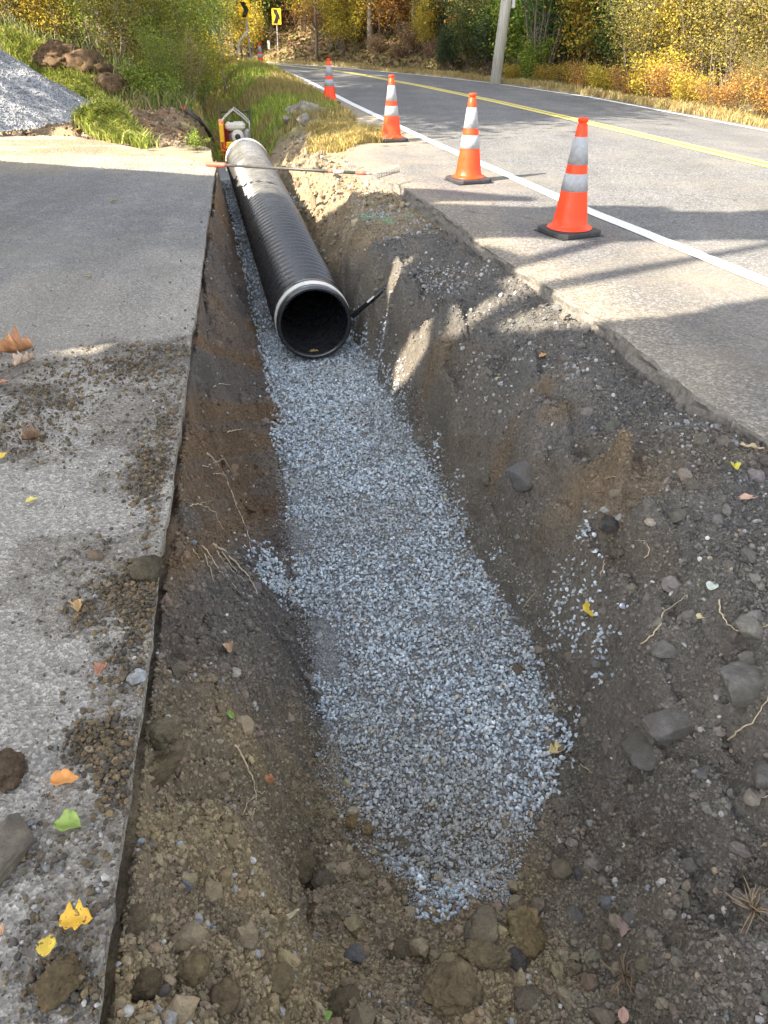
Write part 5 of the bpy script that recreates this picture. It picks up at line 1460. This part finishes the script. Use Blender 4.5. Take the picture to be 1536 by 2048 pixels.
leaf(52, 732, 46, (.5, .36, .26), 'pale ragged leaf just below the large orange-brown one', 1, 1.0, .6)
leaf(4, 920, 30, YL, 'yellow leaf cut by the left edge of the picture', 0, 1.2)
leaf(66, 1008, 24, (.66, .56, .16), 'small round yellow leaf alone on the driveway', 0, .6, asp=.85)
leaf(68, 885, 40, (.2, .12, .07), 'dark brown curled leaf with a long thin stem', 1, .3, .8)
leaf(160, 1222, 34, (.52, .34, .16), 'ragged tan leaf in the dirt on the driveway', 1, 1.9, .6)
leaf(207, 1350, 36, (.42, .2, .13), 'rusty pink leaf by the white stone on the driveway', 1, 1.4, .6)
leaf(132, 1570, 56, OR, 'smooth orange leaf on the driveway', 0, .15, .35)
leaf(140, 1660, 58, GRN, 'green and yellow leaf below the smooth orange leaf', 0, 3.0, .45, 0, .75)
leaf(155, 1850, 64, (.72, .42, .04), 'yellow-orange lobed leaf with dark spots', 1, .2, .3, 1, .8)
leaf(99, 1900, 46, YL, 'bright yellow oval leaf with a dark blotch', 0, 1.7, .2, 1, .8)
leaf(0, 1868, 30, (.5, .28, .14), 'brownish leaf at the left edge near the bottom', 0, 2.5)
leaf(8, 770, 22, (.5, .2, .1), 'small orange leaf at the left edge below the large one', 1, .8)
leaf(998, 765, 15, (.5, .55, .06), 'tiny lime-yellow leaf on the dark right bank', 0, .5)
leaf(1467, 942, 26, (.62, .55, .06), 'yellow folded leaf on the dark soil at the upper right', 1, 1.5, .5)
leaf(1495, 1004, 38, PK, 'peach-coloured leaf near the right frame edge', 0, .2, .2)
leaf(1180, 1225, 42, (.7, .5, .06), 'large yellow leaf beside the spilled gravel on the right bank', 0, 1.5, .25, 0, .8)
leaf(1400, 1241, 24, (.55, .48, .25), 'pale yellow wedge-shaped leaf on the right bank', 0, .1)
leaf(1422, 1180, 28, (.46, .5, .42), 'grey-green round leaf on the right bank', 0, .9, .2, 0, .85)
leaf(1113, 1508, 36, (.62, .5, .24), 'pale ragged leaf on the right rim of the gravel', 1, .3, .5)
leaf(541, 1573, 28, (.45, .22, .09), 'small folded copper leaf beside a thin root', 0, .7, .9)
leaf(1245, 1862, 40, (.42, .3, .26), 'pinkish dry leaf beside the smooth dark stone', 1, 1.2, .7)
leaf(650, 2040, 34, (.2, .36, .06), 'green leaf at the bottom edge of the picture', 0, .5)
leaf(1245, 2036, 34, (.45, .27, .2), 'pink-brown leaf at the bottom right edge', 0, 1.3)
leaf(1500, 902, 50, (.42, .34, .2), 'long straw-coloured dead leaf near the asphalt corner', 0, 3.0, .4, 0, .25)
leaf(462, 1436, 26, (.22, .34, .06), 'narrow green leaf on the left soil slope', 0, 2.2, .3, 0, .4)
leaf(458, 1303, 28, (.45, .3, .18), 'small tan leaf on the upper left soil slope', 1, 2.0, .6)
leaf(578, 1840, 52, (.45, .38, .24), 'dry straw-like blade lying on the clods', 0, .6, .2, 0, .22)
leaf(1085, 716, 18, (.5, .28, .1), 'little orange leaf on the bench near the asphalt', 1, .6)
leaf(228, 405, 16, (.35, .36, .1), 'small greenish leaf on the shaded driveway', 0, .6)
leaf(178, 557, 14, (.4, .42, .14), 'tiny pale green leaf in the middle of the shaded driveway', 0, .6)
leaf(162, 262, 18, (.6, .42, .04), 'yellow leaf at the right foot of the gravel heap', 1, .9)
leaf(985, 408, 10, (.3, .12, .06), 'tiny red-brown leaf in front of the second cone', 1, .9)
tl = leaf(626, 712, 18, (.4, .3, .12), 'small yellowish leaf lying inside the pipe mouth', 1, .4)
tl.location = A + ax * .1 + Vector((0, 0, -.245))

# ------------------------------------------------------------------ roots and twigs
M_root = simple("pale_root", (.5, .4, .26), .85, 0, .2, 60)
M_rootd = simple("brown_root", (.24, .17, .1), .9, 0, .2, 60)
def root(pts, wpx, label, subs=(), mat=None, name="root", cat='root', lift=.012):
    mat = mat or M_root
    def path(pp):
        out = []
        for i_, (a_, b_) in enumerate(pp):
            g0 = Vector(ground(a_, b_)); back = (Vector((0, 0, H)) - g0).normalized()
            out.append(g0 + back * lift)
        o2 = []
        for i_ in range(len(out) - 1):
            for k in range(4):
                q_ = out[i_].lerp(out[i_ + 1], k / 4)
                o2.append(q_ + Vector((random.uniform(-1, 1), random.uniform(-1, 1), random.uniform(-1, 1))) * .003)
        return o2 + [out[-1]]
    m_ = MB(); pp = path(pts); zc = (pp[0].y * CT + (H - pp[0].z) * ST); r_ = wpx / F * zc * .5
    o0 = pp[0].copy()
    n_ = len(pp); m_.tube([p_ - o0 for p_ in pp], [r_ * (1 - .65 * i_ / n_) for i_ in range(n_)], 6)
    for s_ in subs:
        sp2 = path(s_); n2 = len(sp2); m_.tube([p_ - o0 for p_ in sp2], [r_ * .6 * (1 - .6 * i_ / n2) for i_ in range(n2)], 5)
    o = m_.build(name, mat); o.location = o0
    tag(o, label, cat, 'roots hanging from the soil' if name == 'root' else None); return o
root([(413, 906), (432, 925), (445, 945), (455, 962), (468, 1000), (480, 1030), (492, 1055), (500, 1085), (503, 1103)], 4, 'longest pale root hanging down the left trench wall', [[(418, 932), (432, 925), (450, 918)], [(405, 932), (425, 935), (440, 930)], [(428, 948), (445, 948), (457, 975)], [(440, 910), (452, 925), (465, 945)]])
root([(378, 1012), (395, 1008), (415, 1015), (430, 1025), (438, 1045), (452, 1065)], 3, 'pale root ending halfway down the wall, left of the longest one', [[(395, 1010), (410, 1005), (422, 1002)]])
root([(425, 1088), (448, 1102), (470, 1125), (490, 1145), (505, 1165), (515, 1188)], 5.5, 'thick pale root pointing down to the gravel spill', [[(432, 1095), (440, 1115), (460, 1135), (480, 1158)], [(445, 1105), (470, 1140), (498, 1175)]])
root([(405, 1090), (415, 1105), (425, 1120), (438, 1140), (460, 1160), (480, 1185)], 3, 'thin root left of the thick pale root', [[(412, 1095), (420, 1118), (450, 1118)]])
root([(387, 1100), (397, 1112), (405, 1130)], 2.5, 'shortest root on the left trench wall')
root([(408, 1110), (418, 1135), (427, 1160)], 2.5, 'short curled root under the thin one')
root([(428, 775), (440, 768), (462, 770)], 2.5, 'small root high on the left wall beside the driveway')
root([(455, 865), (470, 862), (485, 858)], 3, 'straight pale twig stub in the left wall')
root([(470, 1490), (482, 1505), (492, 1530), (505, 1560), (512, 1580), (510, 1600), (500, 1625)], 4.5, 'forked pale root on the lower left soil slope', [[(512, 1578), (520, 1588), (535, 1582)], [(510, 1596), (496, 1605), (486, 1628)], [(512, 1600), (508, 1620), (503, 1640)]])
root([(1281, 1290), (1305, 1270), (1322, 1250), (1325, 1228), (1350, 1208), (1375, 1190)], 3, 'branching root on the right bank above the large stone', [[(1322, 1216), (1330, 1222), (1322, 1240)]])
root([(1438, 1200), (1442, 1225), (1455, 1248), (1475, 1262), (1505, 1258), (1536, 1250)], 3.5, 'long root running to the right frame edge', ())
root([(1455, 1480), (1480, 1462), (1505, 1445), (1525, 1415), (1540, 1390)], 4, 'pale root right of the large flat-topped stone', ())
root([(1210, 960), (1225, 956), (1255, 960)], 4, 'short brown twig on the ochre part of the right bank', mat=M_rootd)
root([(1200, 1150), (1208, 1132), (1209, 1120)], 2.5, 'small vertical root in the middle of the right bank')
root([(1290, 1120), (1298, 1100), (1290, 1082), (1270, 1083)], 2.2, 'hooked thin root on the upper right bank')
root([(1048, 1215), (1060, 1200), (1070, 1190)], 2.5, 'short root tip at the right rim of the gravel')
root([(1505, 1615), (1515, 1600), (1540, 1590)], 3, 'root tip at the right edge under the tall dark stone')
root([(1160, 1528), (1172, 1538), (1185, 1546)], 2.2, 'straw fragment right of the gravel end')
root([(1355, 1960), (1352, 1930), (1362, 1890), (1372, 1850), (1388, 1790)], 2, 'long thin curved root on the lower right soil', mat=M_rootd)
root([(45, 1530), (85, 1560), (112, 1600), (110, 1650), (105, 1700), (100, 1760)], 1.8, 'thin dark stem curving over the driveway', mat=M_rootd)
root([(38, 840), (45, 870), (60, 880), (95, 890), (125, 905)], 2, 'thin straw stem by the dark curled leaf', mat=M_root, lift=.006)
# two dry root tufts
def tuft(px, py, r_px, n_, label):
    g0 = ground(px, py); zc = g0[1] * CT + (H - g0[2]) * ST; s_ = r_px / F * zc
    m_ = MB()
    for k in range(n_):
        a_ = random.uniform(0, 6.28); e_ = random.uniform(.05, 1.1); l_ = s_ * random.uniform(.6, 1.1)
        d_ = Vector((math.cos(a_) * math.cos(e_), math.sin(a_) * math.cos(e_), math.sin(e_)))
        b_ = Vector((random.uniform(-1, 1), random.uniform(-1, 1), random.uniform(-.3, .5))) * l_ * .25
        m_.tube([(0, 0, 0), d_ * l_ * .5 + b_, d_ * l_ + Vector((0, 0, -.1 * l_))], [.0022, .0017, .0007], 5)
    o = m_.build("root_tuft", M_rootd); o.location = g0 + np.array([0, 0, .006]); tag(o, label, 'root', 'dry root tufts'); return o
tuft(1505, 1825, 62, 20, 'dry spiky root tuft at the right edge near the bottom')
tuft(1250, 1955, 66, 18, 'dry spiky root tuft at the bottom right of centre')
# remove any pattern plant that was never set out
for o in [q_ for q_ in COL.objects if q_.type == 'EMPTY' and q_.parent is None and 'label' not in q_]:
    if True:
        for c_ in list(o.children): bpy.data.objects.remove(c_)
        bpy.data.objects.remove(o)
